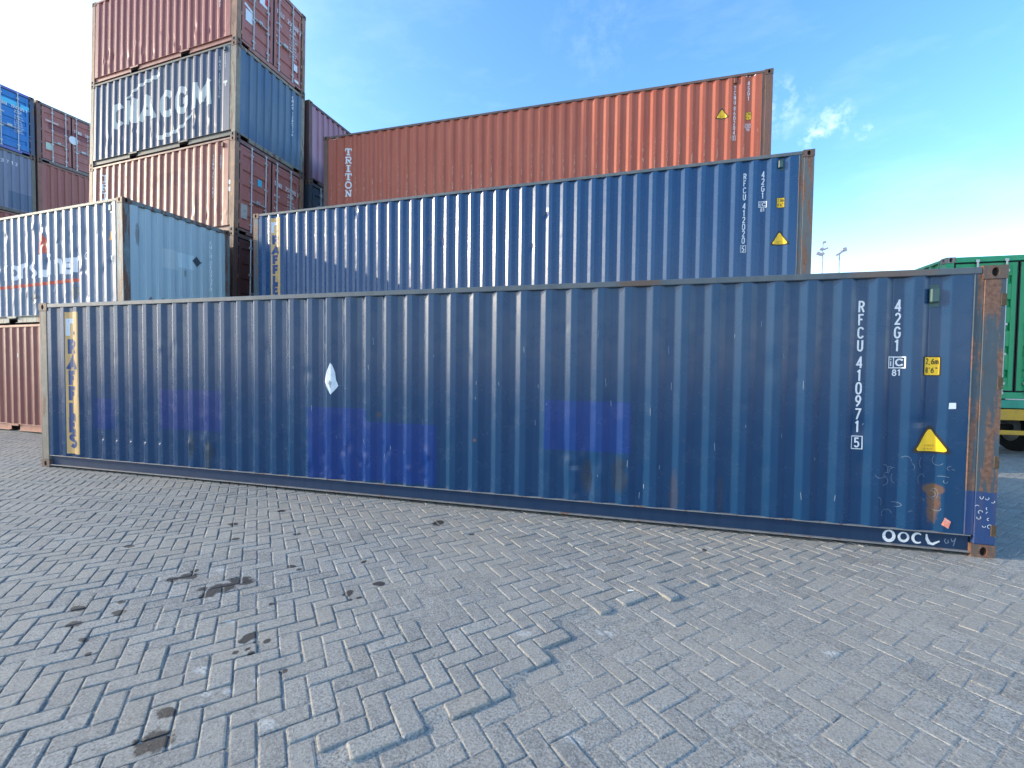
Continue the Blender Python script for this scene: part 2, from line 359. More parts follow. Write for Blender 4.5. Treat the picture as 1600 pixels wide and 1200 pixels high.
class Wall:
    """a corrugated (or plain) wall: depth(u, z) behind the frame's outer face, mapping to container space"""
    def __init__(s, mapf, u0, u1, z0, z1, phase, pitch, seg, d0, d1, dents=None):
        s.map = mapf; s.u0, s.u1, s.z0, s.z1 = u0, u1, z0, z1; s.d0, s.d1 = d0, d1
        s.dent = dents_fn(dents); s.has = bool(dents)
        a, fl, b, fl2 = seg; k0 = math.ceil((u0-phase)/pitch); s.knots = [(u0, d0)]; k = k0
        while True:
            p = phase+k*pitch
            pts = [(p, d0), (p+a, d0), (p+a+fl, d1), (p+a+fl+b, d1), (p+pitch, d0)]
            if pts[-1][0] > u1: break
            if k == k0: s.knots.append((p, d0))
            s.knots += pts[1:]; k += 1
        s.knots.append((u1, d0))
        kk = [s.knots[0]]
        for q in s.knots[1:]:
            if q[0]-kk[-1][0] > 1e-5: kk.append(q)
        s.knots = kk; s.us = [q[0] for q in kk]; s.ds = [q[1] for q in kk]
    def depth(s, u, z):
        return float(np.interp(u, s.us, s.ds)) + (s.dent(u, z) if s.has else 0)
    def mesh(s, nz):
        us = []
        r_ = 0.005
        for i, u in enumerate(s.us):
            if 0 < i < len(s.us)-1 and abs(s.ds[i]-s.ds[i-1]) + abs(s.ds[min(i+1, len(s.ds)-1)]-s.ds[i]) > 1e-6:
                us += [u-r_, u+r_]
            else: us.append(u)
        if s.has:
            ex = []
            for a, b in zip(us, us[1:]):
                if b-a > 0.03: ex.append((a+b)/2)
            us = sorted(us+ex)
        zs = [s.z0+(s.z1-s.z0)*k/nz for k in range(nz+1)]
        m = MB(); m.grid([[s.map(u, s.depth(u, z), z) for u in us] for z in zs]); return m
    def lay(s, d, name, mat, parent, off=0.003, label=None):
        bm = bmesh.new(); lay_ = [0]*len(d.v)
        for q, (i0, l) in enumerate(d.ly):
            i1 = d.ly[q+1][0] if q+1 < len(d.ly) else len(d.v)
            for k in range(i0, i1): lay_[k] = l
        vs = [bm.verts.new((a, 0.00025*lay_[k], b)) for k, (a, b) in enumerate(d.v)]
        for f in d.f:
            try: bm.faces.new([vs[k] for k in f])
            except ValueError: pass
        us = [v[0] for v in d.v]; lo, hi = min(us), max(us)
        cuts = []
        for u in s.us:
            if lo < u < hi: cuts += [u-0.005, u+0.005]
        for u in cuts:
            bmesh.ops.bisect_plane(bm, geom=bm.verts[:]+bm.edges[:]+bm.faces[:], plane_co=(u, 0, 0), plane_no=(1, 0, 0), dist=1e-5)
        if s.has:
            zs = [v[1] for v in d.v]; z = min(zs)
            while z < max(zs):
                bmesh.ops.bisect_plane(bm, geom=bm.verts[:]+bm.edges[:]+bm.faces[:], plane_co=(0, 0, z), plane_no=(0, 0, 1), dist=1e-5); z += 0.07
        for v in bm.verts:
            u, z = v.co.x, v.co.z; v.co = s.map(u, s.depth(u, z)-off-v.co.y, z)
        me = bpy.data.meshes.new(name); bm.to_mesh(me); bm.free(); me.materials.append(mat)
        o = bpy.data.objects.new(name, me); col.objects.link(o); o.parent = parent
        if label: o['label'] = label
        return o

def casting(mb, dk, mapf, w_, h_, t_=0.0):
    """one face of a corner casting (w x h) with an oval aperture and its dark recess"""
    n = 20; cx_, cz_ = w_/2, h_/2; ru, rz = 0.028, 0.040
    ring = []; outr = []
    for k in range(n):
        a = 2*math.pi*k/n; c, s_ = math.cos(a), math.sin(a)
        ring.append((cx_+ru*c, cz_+rz*s_))
        q = min((w_/2)/abs(c) if abs(c) > 1e-9 else 1e9, (h_/2)/abs(s_) if abs(s_) > 1e-9 else 1e9); outr.append((cx_+q*c, cz_+q*s_))
    i = len(mb.v)
    for (a, b) in outr: mb.v.append(mapf(a, 0, b))
    for (a, b) in ring: mb.v.append(mapf(a, 0, b))
    for (a, b) in ring: mb.v.append(mapf(a, 0.03, b))
    for k in range(n):
        j = (k+1) % n; mb.f += [(i+k, i+j, i+n+j, i+n+k), (i+n+k, i+n+j, i+2*n+j, i+2*n+k)]
    # outline corners
    for (a, b) in ((0, 0), (w_, 0), (w_, h_), (0, h_)):
        near = sorted(range(n), key=lambda k: (outr[k][0]-a)**2+(outr[k][1]-b)**2)[:2]
        q = len(mb.v); mb.v.append(mapf(a, 0, b)); mb.f.append((q, i+near[0], i+near[1]))
    q = len(dk.v)
    for (a, b) in ring: dk.v.append(mapf(a, 0.029, b))
    dk.f.append(tuple(range(q, q+n)))

def make_container(label, L, H, P, mats, phase=0.3, far=False, doors_px=True, corr=True, dents=None, forks=False, group=None, nz=1, pitch=0.2835, door_mark=False, end_light=False, inner_post=True):
    """P = (x, y, yaw, z, tilt_x, tilt_y): the +x, front corner of the base. Front side faces -y, end 'E' faces +x."""
    x, y, yaw, z = P[:4]; tx, ty = (P[4:6] if len(P) > 4 else (0, 0))
    root = bpy.data.objects.new('shipping_container', None); col.objects.link(root)
    za = Vector((tx, ty, 1)).normalized(); xa = Vector((math.cos(yaw), math.sin(yaw), 0)); xa = (xa-za*xa.dot(za)).normalized(); ya = za.cross(xa)
    base = Vector((x, y, z)) - xa*L
    Mx = Matrix.Identity(4)
    for i in range(3): Mx[i][0], Mx[i][1], Mx[i][2], Mx[i][3] = xa[i], ya[i], za[i], base[i]
    root.matrix_world = Mx
    root.empty_display_size = 0.3
    tag(root, label, 'container', group)
    mp_, mpost, mend = mats['paint'], mats['post'], mats.get('end', mats['paint'])
    F = lambda u, d, v: (u, d, v)
    B = lambda u, d, v: (u, W-d, v)
    E = lambda u, d, v: (L-d, u, v)
    X = lambda u, d, v: (d, u, v)
    zr0, zr1 = 0.195, H-0.075
    c = {'root': root, 'L': L, 'H': H}; mpl = mats.get('lpost', mpost)
    seg = (0.072, 0.068, pitch-0.208, 0.068)
    uA, uB = 0.17, L-0.19
    ws = Wall(F, uA, uB, zr0-0.005, zr1+0.004, phase, pitch, seg, 0.012, 0.048, dents)
    o = ws.mesh(nz).build('side_panel', mp_, root); c['F'] = ws
    wb = Wall(B, uA, uB, zr0-0.005, zr1+0.004, phase, pitch, seg, 0.012, 0.048)
    wb.mesh(1).build('side_panel', mp_, root)
    # posts
    pw = 0.165
    for (a, b) in ((0, 0), (L-pw, 0), (0, W-0.15), (L-pw, W-0.15)):
        mb = MB().box((a+0.004, b+0.006, 0.118), (a+pw-0.004, b+0.144, H-0.118), 0.006)
        if inner_post and a > 0 and b == 0 and not far:
            # flange that joins post and panel, with a raised lip
            mb.box((a-0.062, 0.010, zr0), (a+0.0035, 0.03, zr1), 0.004)
            mb.box((a-0.068, 0.002, zr0), (a-0.058, 0.03, zr1), 0.003)
        mb.build('corner_post', mpl if a == 0 else mpost, root)
    # castings
    cw, cd_, ch = 0.178, 0.162, 0.118
    for a in (0, 1):
        for b in (0, 1):
            for t in (0, 1):
                x0 = L-cw if a else 0; y0 = W-cd_ if b else 0; z0 = H-ch if t else 0
                mb = MB(); dk = MB(); e = 0.0
                fy = (lambda u, d, v, x0=x0, z0=z0, b=b: (x0+u, (W-d) if b else d, z0+v))
                fx = (lambda u, d, v, y0=y0, z0=z0, a=a: ((L-d) if a else d, y0+u, z0+v))
                casting(mb, dk, fy, cw, ch); casting(mb, dk, fx, cd_, ch)
                mb.quad((x0, y0, z0+ch), (x0+cw, y0, z0+ch), (x0+cw, y0+cd_, z0+ch), (x0, y0+cd_, z0+ch))
                mb.quad((x0, y0, z0), (x0+cw, y0, z0), (x0+cw, y0+cd_, z0), (x0, y0+cd_, z0))
                xi = x0 if a else x0+cw; yi = y0 if b else y0+cd_
                mb.quad((xi, y0, z0), (xi, y0+cd_, z0), (xi, y0+cd_, z0+ch), (xi, y0, z0+ch))
                mb.quad((x0, yi, z0), (x0+cw, yi, z0), (x0+cw, yi, z0+ch), (x0, yi, z0+ch))
                oc = mb.build('corner_casting', mats.get('cast', M_CAST), root, fix=False)
                if not far: dk.build('aperture', M_DARK, oc, fix=False)
    # rails
    for b in (0, 1):
        yy = lambda a0, a1: (a0, a1) if not b else (W-a1, W-a0)
        y0, y1 = yy(0.003, 0.062)
        MB().box((cw+0.001, y0, H-0.072), (L-cw-0.001, y1, H-0.012), 0.006).build('top_rail', mats.get('rail', mpost), root)
        mb = MB(); fl_ = MB(); ft_ = MB(); segs = [(cw, L-cw)]
        if forks:
            c1, c2 = L/2-1.05, L/2+1.05; segs = [(cw, c1-0.18), (c1+0.18, c2-0.18), (c2+0.18, L-cw)]
            if True:
                y2, y3 = yy(0.006, 0.03)
                mb.box((c1-0.18, y2, 0.145), (c1+0.18, y3, 0.19)); mb.box((c2-0.18, y2, 0.145), (c2+0.18, y3, 0.19))
        for (a0, a1) in segs:
            y2, y3 = yy(0.040, 0.052); mb.box((a0+0.001, y2, 0.046), (a1-0.001, y3, 0.184))
            y2, y3 = yy(0.003, 0.06); fl_.box((a0+0.001, y2, 0.034), (a1-0.001, y3, 0.045), 0.003); ft_.box((a0+0.001, y2, 0.185), (a1-0.001, y3, 0.1945), 0.003)
        if forks:
            for c_ in (c1, c2):
                y2, y3 = yy(0.003, 0.06); mb.box((c_-0.179, y2, 0.191), (c_+0.179, y3, 0.1945))
        o = mb.build('bottom_rail', mats.get('brail', mats.get('rail', mp_)), root); fm = mats.get('flange', mats.get('rail', mpost)); fl_.build('flange', fm, o); ft_.build('flange', fm, o)
    MB().box((0.05, 0.05, 0.12), (L-0.06, W-0.05, 0.17)).build('floor', M_DARK, root)
    # roof (transverse ribs)
    n = int((L-0.4)/0.21); rows = []
    for j in (0.064, W-0.064):
        r_ = []
        for k in range(n+1):
            a0 = 0.19+(L-0.38)*k/n; r_ += [(a0, j, H-0.022), (a0+0.07, j, H-0.006), (a0+0.12, j, H-0.006), (a0+0.19 if k < n else a0+0.13, j, H-0.022)]
        rows.append(r_)
    MB().grid(rows).build('roof', mp_, root)
    MB().box((0.012, 0.17, H-0.10), (0.05, W-0.17, H-0.01)).build('end_header', mpost, root); MB().box((0.012, 0.17, 0.02), (0.05, W-0.17, 0.14)).build('end_sill', mpost, root)
    # rear (-x) end wall
    MB().box((0.03, 0.14, 0.14), (0.06, W-0.14, H-0.10)).build('end_panel', mp_, root)
    # +x end
    if not doors_px:
        we = Wall(E, 0.142, W-0.142, 0.145, H-0.105, 0.20, 0.25, (0.112, 0.020, 0.098, 0.020), 0.014, 0.058)
        we.mesh(1).build('end_panel', mend, root); c['E'] = we
        mb = MB()
        mb.box((L-0.05, cd_+0.002, H-0.10), (L-0.006, W-cd_-0.002, H-0.012), 0.005).build('end_header', mpost, root); mb = MB()
        mb.box((L-0.05, cd_+0.26, 0.025), (L-0.006, W-cd_-0.26, 0.15), 0.005); mb.box((L-0.05, cd_+0.002, 0.11), (L-0.008, cd_+0.262, 0.149)).box((L-0.05, W-cd_-0.262, 0.11), (L-0.008, W-cd_-0.002, 0.149))
        mb.build('end_sill', mpost, root)
        return c
    mb = MB(); mb.box((L-0.07, cd_+0.002, H-0.115), (L-0.008, W-cd_-0.002, H-0.006), 0.006); mb.build('door_header', mats.get('rail', mpost), root)
    mb = MB(); mb.box((L-0.07, cd_+0.25, 0.02), (L-0.008, W-cd_-0.25, 0.15), 0.006); mb.box((L-0.07, cd_+0.002, 0.09), (L-0.010, cd_+0.252, 0.149)).box((L-0.07, W-cd_-0.252, 0.09), (L-0.010, W-cd_-0.002, 0.149)); mb.build('door_sill', mats.get('rail', mpost), root)
    z0, z1 = 0.165, H-0.13
    cols = ((0.165, W/2-0.012), (W/2+0.012, W-0.165)); dw = []
    for di, (a0, a1) in enumerate(cols):
        n = 5; prof = []; hh = (z1-z0-0.24)/n
        zz = z0; prof.append((z0, 0.03))
        for k in range(n):
            q = z0+0.12+k*hh+hh*0.5
            prof += [(q-0.085, 0.03), (q-0.055, 0.062), (q+0.055, 0.062), (q+0.085, 0.03)]
        prof.append((z1, 0.03))
        m = MB(); e = 0.055
        m.grid([[E(a0+0.10, d, v), E(a1-0.10, d, v)] for v, d in prof])
        for (p, q) in ((a0+0.018, a0+0.10), (a1-0.10, a1-0.018)): m.box((L-0.062, p, z0+0.018), (L-0.022, q, z1-0.018), 0.004)
        m.box((L-0.062, a0+0.018, z0+0.018), (L-0.0225, a1-0.018, z0+0.09)).box((L-0.062, a0+0.018, z1-0.09), (L-0.0225, a1-0.018, z1-0.018))
        door = m.build('door', mats.get('door', mp_), root); dw.append(door)
        if far and False: continue
        g = MB()
        for (p0, p1) in (((a0, z0), (a0+0.018, z1)), ((a1-0.018, z0), (a1, z1)), ((a0+0.018, z0), (a1-0.018, z0+0.018)), ((a0+0.018, z1-0.018), (a1-0.018, z1))):
            g.box((L-0.05, p0[0], p0[1]), (L-0.026, p1[0], p1[1]))
        g.build('gasket', M_BLACK, door)
        for u in ((a0+0.36, a1-0.21) if di == 0 else (a0+0.16, a1-0.36)):
            k = MB().tube((L+0.006, u, z0-0.04), (L+0.006, u, z1+0.05), 0.017, 10)
            for v in (z0-0.03, z1+0.035): k.box((L-0.012, u-0.03, v-0.03), (L+0.016, u+0.03, v+0.025), 0.004)
            for v in (z0+0.16, z0+0.75, z0+1.35, z1-0.18): k.box((L-0.021, u-0.045, v-0.025), (L+0.022, u+0.045, v+0.025), 0.005)
            k.build('lock_rod', mats.get('rod', M_GALV), door)
            s_ = 1 if (u-(a0+a1)/2) < 0 else -1
            h = MB().tube((L+0.02, u, 1.02), (L+0.028, u+s_*0.46, 1.00), 0.013, 8).box((L-0.02, u+s_*0.22-0.04, 0.98), (L+0.012, u+s_*0.22+0.04, 1.10), 0.006)
            h.build('handle', mats.get('rod', M_GALV), door)
        hg = MB(); ue = a0-0.012 if di == 0 else a1+0.012
        for v in (0.32, 0.85, 1.42, 1.95, H-0.30): hg.box((L-0.02, ue-0.03, v-0.05), (L+0.003, ue+0.03, v+0.05), 0.004)
        hg.build('hinge', mpost, door)
    c['doors'] = dw
    # a flat helper wall for door lettering
    wd = Wall.__new__(Wall); wd.map = E; wd.us = [0, W]; wd.ds = [0.020, 0.020]; wd.has = False; wd.dent = lambda u, z: 0
    c['E'] = wd
    return c

def vent(c, u, z, mat, h=0.145, wdt=0.065):
    d = c['F'].depth(u, z); m = MB().box((u-wdt*0.75, d-0.006, z-h*0.7), (u+wdt*0.75, d+0.006, z+h*0.7), 0.002)
    m.box((u-wdt*0.55, d-0.045, z-h*0.45), (u+wdt*0.55, d-0.004, z+h*0.45), 0.010); m.build('vent', mat, c['root'])

def std_marks(c, number, typ, check, height_label=True):
    F, root = c['F'], c['root']; d = D2()
    tops = [2.312-0.1225*k for k in range(4)]+[1.786-0.1215*k for k in range(6)]
    vtext(d, number, 11.128, tops, 0.104)
    d.add(text2d(check, 0.092, 0.72, 0.02), 11.128, 0.930); d.frame(11.080, 0.912, 11.176, 1.040, 0.008)
    vtext(d, typ, 11.418, [2.312, 2.190, 2.066, 1.945], 0.104)
    d.frame(11.350, 1.682, 11.486, 1.792, 0.010); d.rect(11.393, 1.692, 11.401, 1.782)
    d.add(text2d('i', 0.070, 1.0, 0.03), 11.374, 1.703); d.add(text2d('c', 0.105, 1.0, 0.0), 11.442, 1.703)
    d.add(text2d('81', 0.055, 1.0, 0.03), 11.420, 1.615)
    F.lay(d, 'lettering', M_WHITE, root)
def yellow_labels(c, u, z, tu, tz, small=False, words=('SUPER', 'HEAVY'), lines=('2,6m', "8'6\"")):
    F, root = c['F'], c['root']
    def rr(a0, b0, a1, b1, r_):
        pts = []
        for (cx_, cz_, s0) in ((a1-r_, b1-r_, 0), (a0+r_, b1-r_, 90), (a0+r_, b0+r_, 180), (a1-r_, b0+r_, 270)):
            for k in range(5): pts.append((cx_+r_*math.cos(R(s0+k*22.5)), cz_+r_*math.sin(R(s0+k*22.5))))
        return pts
    o = F.lay(D2().poly(rr(u-0.068, z-0.090, u+0.068, z+0.090, 0.014)), 'height_label', M_INK, root, 0.003)
    F.lay(D2().poly(rr(u-0.059, z-0.081, u+0.059, z+0.081, 0.010)), 'label_face', M_YEL, o, 0.005)
    d = D2(); d.add(text2d(lines[0], 0.050, 0.72, 0.01), u, z+0.018); d.add(text2d(lines[1], 0.050, 0.72, 0.01), u, z-0.062)
    F.lay(d, 'label_print', M_INK, o, 0.007)
    def tri(s, off):
        pts = []; 
        for k in range(3):
            a = R(90+120*k); cxx, czz = tu+s*math.cos(a)*0.62, tz+s*math.sin(a)*0.62
            for j in (-1, 0, 1):
                b = a+R(50*j); pts.append((cxx+s*0.10*math.cos(b), czz+s*0.10*math.sin(b)))
        return pts
    o = F.lay(D2().poly(tri(0.225, 0)), 'warning_triangle', M_INK, root, 0.003)
    F.lay(D2().poly(tri(0.178, 0)), 'label_face', M_YEL, o, 0.005)
    d = D2(); d.add(text2d(words[0], 0.017, 1.1, 0.0), tu-0.005, tz-0.030); d.add(text2d(words[1], 0.017, 1.1, 0.0), tu-0.010, tz-0.060)
    F.lay(d, 'label_print', M_INKF, o, 0.007)
def raffles(c):
    F, root = c['F'], c['root']
    o = F.lay(D2().rect(0.55, 0.24, 0.835, 2.445), 'name_band', M_TAN, root, 0.0025)
    d = D2()
    for k, ch in enumerate('RAFFLES'): d.add(glyphs(ch, 0.205, 1.55, 0.25), 0.682, 1.80-0.2425*k)
    d.stroke([(0.735, 2.36), (0.735, 2.16), (0.742, 2.11)], 0.014); d.poly([(0.745+0.028*math.cos(R(k*36)), 2.115+0.03*math.sin(R(k*36))) for k in range(10)])
    F.lay(d, 'lettering', M_NAVYINK, o, 0.0045)
    d = D2(); d.rect(0.565, 2.08, 0.622, 2.345).rect(0.622, 2.27, 0.715, 2.345)
    F.lay(d, 'emblem', M_PAPER, o, 0.0045)

# paints -------------------------------------------------------------
NAVY = (0.006, 0.046, 0.118); PATCH = (0.006, 0.037, 0.190)
def PM(u0, z0, u1, z1, c=PATCH, s=0.78): return ('box', (u0+u1)/2, (z0+z1)/2, abs(u1-u0)/2, abs(z1-z0)/2, c, s)
front_marks = [PM(1.13, 1.125, 1.56, 0.657, s=0.6), PM(2.477, 1.292, 3.595, 0.715, (0.015, 0.038, 0.17), 0.75), PM(4.99, 1.12, 5.86, 0.20),
               PM(5.86, 0.957, 6.81, 0.222), PM(8.118, 1.296, 9.057, 0.744, (0.009, 0.042, 0.195)),
               ('spot', 11.735, 0.44, 0.05, 0.19, (0.16, 0.085, 0.04), 0.8), ('spot', 11.735, 0.58, 0.07, 0.05, (0.17, 0.09, 0.04), 0.7),
               ('spot', 7.30, 0.80, 0.02, 0.02, (0.16, 0.09, 0.06), 0.7),
               ('spot', 6.02, 1.05, 0.05, 0.04, (0.09, 0.07, 0.06), 0.5), ('spot', 8.95, 0.50, 0.09, 0.22, (0.035, 0.045, 0.06), 0.6),
               ('spot', 8.60, 0.45, 0.07, 0.20, (0.04, 0.05, 0.06), 0.55), ('spot', 9.5, 0.35, 0.05, 0.25, (0.05, 0.05, 0.07), 0.6),
               ('spot', 9.95, 0.35, 0.03, 0.22, (0.05, 0.05, 0.07), 0.5), ('spot', 3.05, 0.5, 0.07, 0.22, (0.04, 0.055, 0.06), 0.55),
               ('spot', 3.35, 0.42, 0.08, 0.25, (0.035, 0.05, 0.055), 0.6)]
FRONT = dict(paint=paint('navy_enamel', NAVY, (0.012, 0.052, 0.134), 0.2, 0.0, 0.22, 0.15, 1, front_marks, spec=0.42, scuff=0.12, bump=0.05),
             post=rusty('navy_post', (0.055, 0.085, 0.11), 0.62, 5, (0.62, (0.014, 0.050, 0.16))), lpost=rusty('tan_worn_post', (0.22, 0.20, 0.16), 0.5, 7), rail=paint('navy_rail', (0.055, 0.085, 0.115), (0.12, 0.13, 0.13), 0.4, 0.3, 0.45, 0.3, 8,
             [('spot', 9.1, 2.55, 0.25, 0.06, (0.10, 0.06, 0.035), 0.8), ('spot', 11.3, 2.55, 0.4, 0.05, (0.16, 0.09, 0.05), 0.5)]),
             flange=rusty('worn_flange', (0.20, 0.21, 0.22), 0.35, 15), brail=paint('navy_bottom_rail', (0.009, 0.032, 0.082), (0.025, 0.045, 0.085), 0.3, 0.15, 0.45, 0.35, 9, spec=0.25, scuff=0.15))
dn = []
rnd = random.Random(3)
for k in range(60):
    dn.append((3.301-0.034+0.2835*rnd.choice((6, 7, 8, 9, 10, 11, 12))+rnd.gauss(0, 0.05), rnd.uniform(0.25, 0.70), rnd.uniform(0.022, 0.06), rnd.uniform(0.03, 0.10), rnd.uniform(-0.008, 0.010)))
for k in range(22):
    dn.append((rnd.uniform(8.35, 9.1), rnd.uniform(0.25, 0.78), rnd.uniform(0.04, 0.09), rnd.uniform(0.05, 0.16), rnd.uniform(-0.011, 0.012)))
for k in range(16):
    dn.append((rnd.uniform(2.9, 3.5), rnd.uniform(0.25, 0.75), rnd.uniform(0.03, 0.07), rnd.uniform(0.05, 0.15), rnd.uniform(-0.010, 0.012)))
for k in range(5): dn.append((1.30+0.2835*k, 0.52, 0.035, 0.035, 0.02))
for k in range(60):
    dn.append((rnd.uniform(0.4, 11.8), rnd.uniform(0.3, 2.2), rnd.uniform(0.03, 0.10), rnd.uniform(0.05, 0.2), rnd.uniform(-0.005, 0.006)))
front = make_container('dark navy container alone in front on the pavers, with a white paper diamond', 12.192, 2.591,
                       (12.192, 0, 0, 0), FRONT, phase=3.301-0.2835*11, dents=dn, nz=96)
std_marks(front, 'RFCU410971', '42G1', '5'); yellow_labels(front, 11.688, 1.705, 11.696, 1.000); raffles(front); vent(front, 11.680, 2.343, M_VENT)
F0 = front['F']; FR = front['root']
def crumple(pts, u, z, off): return D2().poly([(u+a, z+b) for a, b in pts])
F0.lay(crumple([(-0.085, -0.02), (-0.055, 0.10), (0.0, 0.215), (0.025, 0.19), (0.055, 0.10), (0.068, -0.01), (0.095, -0.075), (0.055, -0.13), (0.005, -0.19), (-0.03, -0.13)], 5.345, 1.475, 0), 'paper_placard', M_PAPER, FR, 0.006)
F0.lay(D2().stroke([(5.32, 1.44), (5.345, 1.40), (5.36, 1.44), (5.335, 1.46), (5.35, 1.37)], 0.012), 'placard_print', flat('grey_print', (0.25, 0.28, 0.32)), FR, 0.008)
F0.lay(D2().poly([(11.81, 1.32), (11.865, 1.323), (11.863, 1.377), (11.812, 1.375)]), 'sticker', M_PAPER, FR, 0.005, 'small square white sticker')
F0.lay(D2().poly([(11.795, 0.265), (11.845, 0.235), (11.862, 0.30), (11.815, 0.335)]), 'sticker', flat('red_sticker', (0.75, 0.25, 0.17), wear=0.8, wearcol=(0.8, 0.6, 0.55)), FR, 0.005, 'small torn red and white sticker')
# chalk writing on the bottom rail web and the corner post
rail = Wall.__new__(Wall); rail.map = lambda u, d, v: (u, d, v); rail.us = [0, 12.2]; rail.ds = [0.040, 0.040]; rail.has = False; rail.dent = None
post = Wall.__new__(Wall); post.map = rail.map; post.us = rail.us; post.ds = [0.006, 0.006]; post.has = False; post.dent = None
d = D2(); zc = 0.115
tw = lambda w0: (lambda t: w0*(0.6+0.7*math.sin(math.pi*t)))
d.arc(11.41, zc, 0.040, 0.048, 100, 460, tw(0.023), 20); d.arc(11.525, zc, 0.036, 0.040, 80, 440, tw(0.018), 20)
d.arc(11.635, zc, 0.038, 0.044, 50, 310, tw(0.018), 16); d.stroke([(11.70, 0.160), (11.705, 0.115), (11.722, 0.080), (11.75, 0.072), (11.80, 0.105)], tw(0.021))
rail.lay(d, 'chalk_writing', M_CHALK, front['root'], 0.003)
d = D2(); d.stroke([(11.845, 0.135), (11.838, 0.11), (11.85, 0.09), (11.868, 0.10), (11.862, 0.125)], 0.006).stroke([(11.885, 0.14), (11.895, 0.11), (11.912, 0.125), (11.92, 0.145), (11.905, 0.07)], 0.006)
rail.lay(d, 'chalk_writing', M_CHALKF, front['root'], 0.003)
rnd = random.Random(11); d = D2()
for (cu, cz) in ((12.075, 0.545), (12.115, 0.535), (12.155, 0.51), (12.045, 0.455), (12.07, 0.41), (12.12, 0.40), (12.13, 0.35), (12.06, 0.36), (12.10, 0.29), (12.14, 0.285), (12.12, 0.445)):
    a0 = rnd.uniform(0, 360); d.arc(cu, cz, rnd.uniform(0.008, 0.016), rnd.uniform(0.010, 0.018), a0, a0+rnd.uniform(120, 330), 0.0045, 8)
post.lay(d, 'chalk_writing', M_CHALK, FR, 0.003)
d = D2()
for k in range(26):
    cu, cz = rnd.uniform(11.3, 11.88), rnd.uniform(0.3, 0.9)
    a0 = rnd.uniform(0, 360); d.arc(cu, cz, rnd.uniform(0.01, 0.05), rnd.uniform(0.015, 0.05), a0, a0+rnd.uniform(60, 220), 0.004, 8)
F0.lay(d, 'chalk_scrawl', M_CHALKF, FR, 0.003)
d = D2()
for k in range(46):
    cu, cz = rnd.uniform(4.5, 11.3), rnd.uniform(0.3, 2.2); d.stroke([(cu, cz), (cu+rnd.uniform(-0.008, 0.008), cz-rnd.uniform(0.015, 0.09))], rnd.uniform(0.003, 0.007))
F0.lay(d, 'paint_scratch', flat('bare_scratch', (0.20, 0.27, 0.36), wear=0.5, wearcol=(0.08, 0.13, 0.22)), FR, 0.0022)
# hinge pockets cut into the rear post
mb = MB()
for v in (2.29, 1.56, 0.86, 0.25): mb.box((12.150, -0.001, v-0.052), (12.1895, 0.02, v+0.052), 0.003)
mb.build('hinge_pocket', flat('pocket_rust', (0.075, 0.05, 0.03), 0.8, wear=0.7, wearcol=(0.22, 0.15, 0.08)), FR)

# second row, navy, on top of a hidden one
z1_ = 2.877
B2 = (-0.14678+12.192*math.cos(-0.0341), 4.2472+12.192*math.sin(-0.0341), -0.0341)
dn2 = [(4.9+0.2835*k, 1.55-0.0*k, 0.05, 0.05, 0.03) for k in range(2)] + [(1.7+0.2835*k, 1.95, 0.04, 0.03, 0.012) for k in range(12)] + [(3.0, 2.38, 0.06, 0.12, 0.03), (7.5, 1.9, 0.05, 0.07, 0.025), (7.2, 1.25, 0.05, 0.06, 0.02)]
NAV2 = dict(paint=paint('navy_enamel_second', (0.014, 0.062, 0.165), (0.028, 0.085, 0.185), 0.3, 0.05, 0.23, 0.2, 4, spec=0.45, scuff=0.15), post=rusty('navy_post_second', (0.10, 0.12, 0.13), 0.6, 9), rail=paint('navy_rail_second', (0.08, 0.11, 0.13), (0.16, 0.17, 0.17), 0.5, 0.3, 0.5, 0.3, 12))
blue2 = make_container('brighter navy container directly behind the front one, orange-red one rising behind it', 12.192, 2.591, (*B2, z1_), NAV2, phase=0.20, dents=dn2, nz=30)
std_marks(blue2, 'RFCU412020', '42G1', '5'); yellow_labels(blue2, 11.70, 1.74, 11.70, 1.09); raffles(blue2); vent(blue2, 11.684, 2.40, M_VENT)
# third row, orange-red high cube
ORC = (-0.05817+12.192*math.cos(-0.0105), 6.7623+12.192*math.sin(-0.0105), -0.0105)
OR_ = dict(paint=paint('orange_enamel', (0.44, 0.105, 0.058), (0.47, 0.155, 0.095), 0.35, 0.25, 0.5, 0.25, 6, fleck=(0.2835, 0.20+0.072-0.14, (0.72, 0.55, 0.38), 2.2), spec=0.35),
           post=rusty('orange_post', (0.20, 0.10, 0.07), 0.55, 13), rail=paint('orange_rail', (0.15, 0.085, 0.07), (0.2, 0.16, 0.13), 0.4, 0.4, 0.6, 0.3, 14))
orange = make_container('orange-red forty-foot container with white slab letters, highest and rearmost of the long rows', 12.192, 2.896, (*ORC, 2*2.877), OR_, phase=0.20, nz=1)
F = orange['F']; rt_ = orange['root']; d = D2()
vtext(d, 'TCNU860204', 11.40, [2.64-0.113*k for k in range(4)]+[2.64-0.475-0.113*k for k in range(6)], 0.092)
d.add(text2d('1', 0.08, 0.72, 0.02), 11.40, 1.39); d.frame(11.36, 1.375, 11.44, 1.485, 0.008)
vtext(d, '45G1', 11.69, [2.70-0.115*k for k in range(4)], 0.095)
d.frame(11.63, 1.62, 11.75, 1.72, 0.010); d.rect(11.665, 1.63, 11.672, 1.71); d.add(text2d('c', 0.08, 1.0, 0.0), 11.71, 1.642); d.add(text2d('70', 0.05, 1, 0.03), 11.69, 1.555)
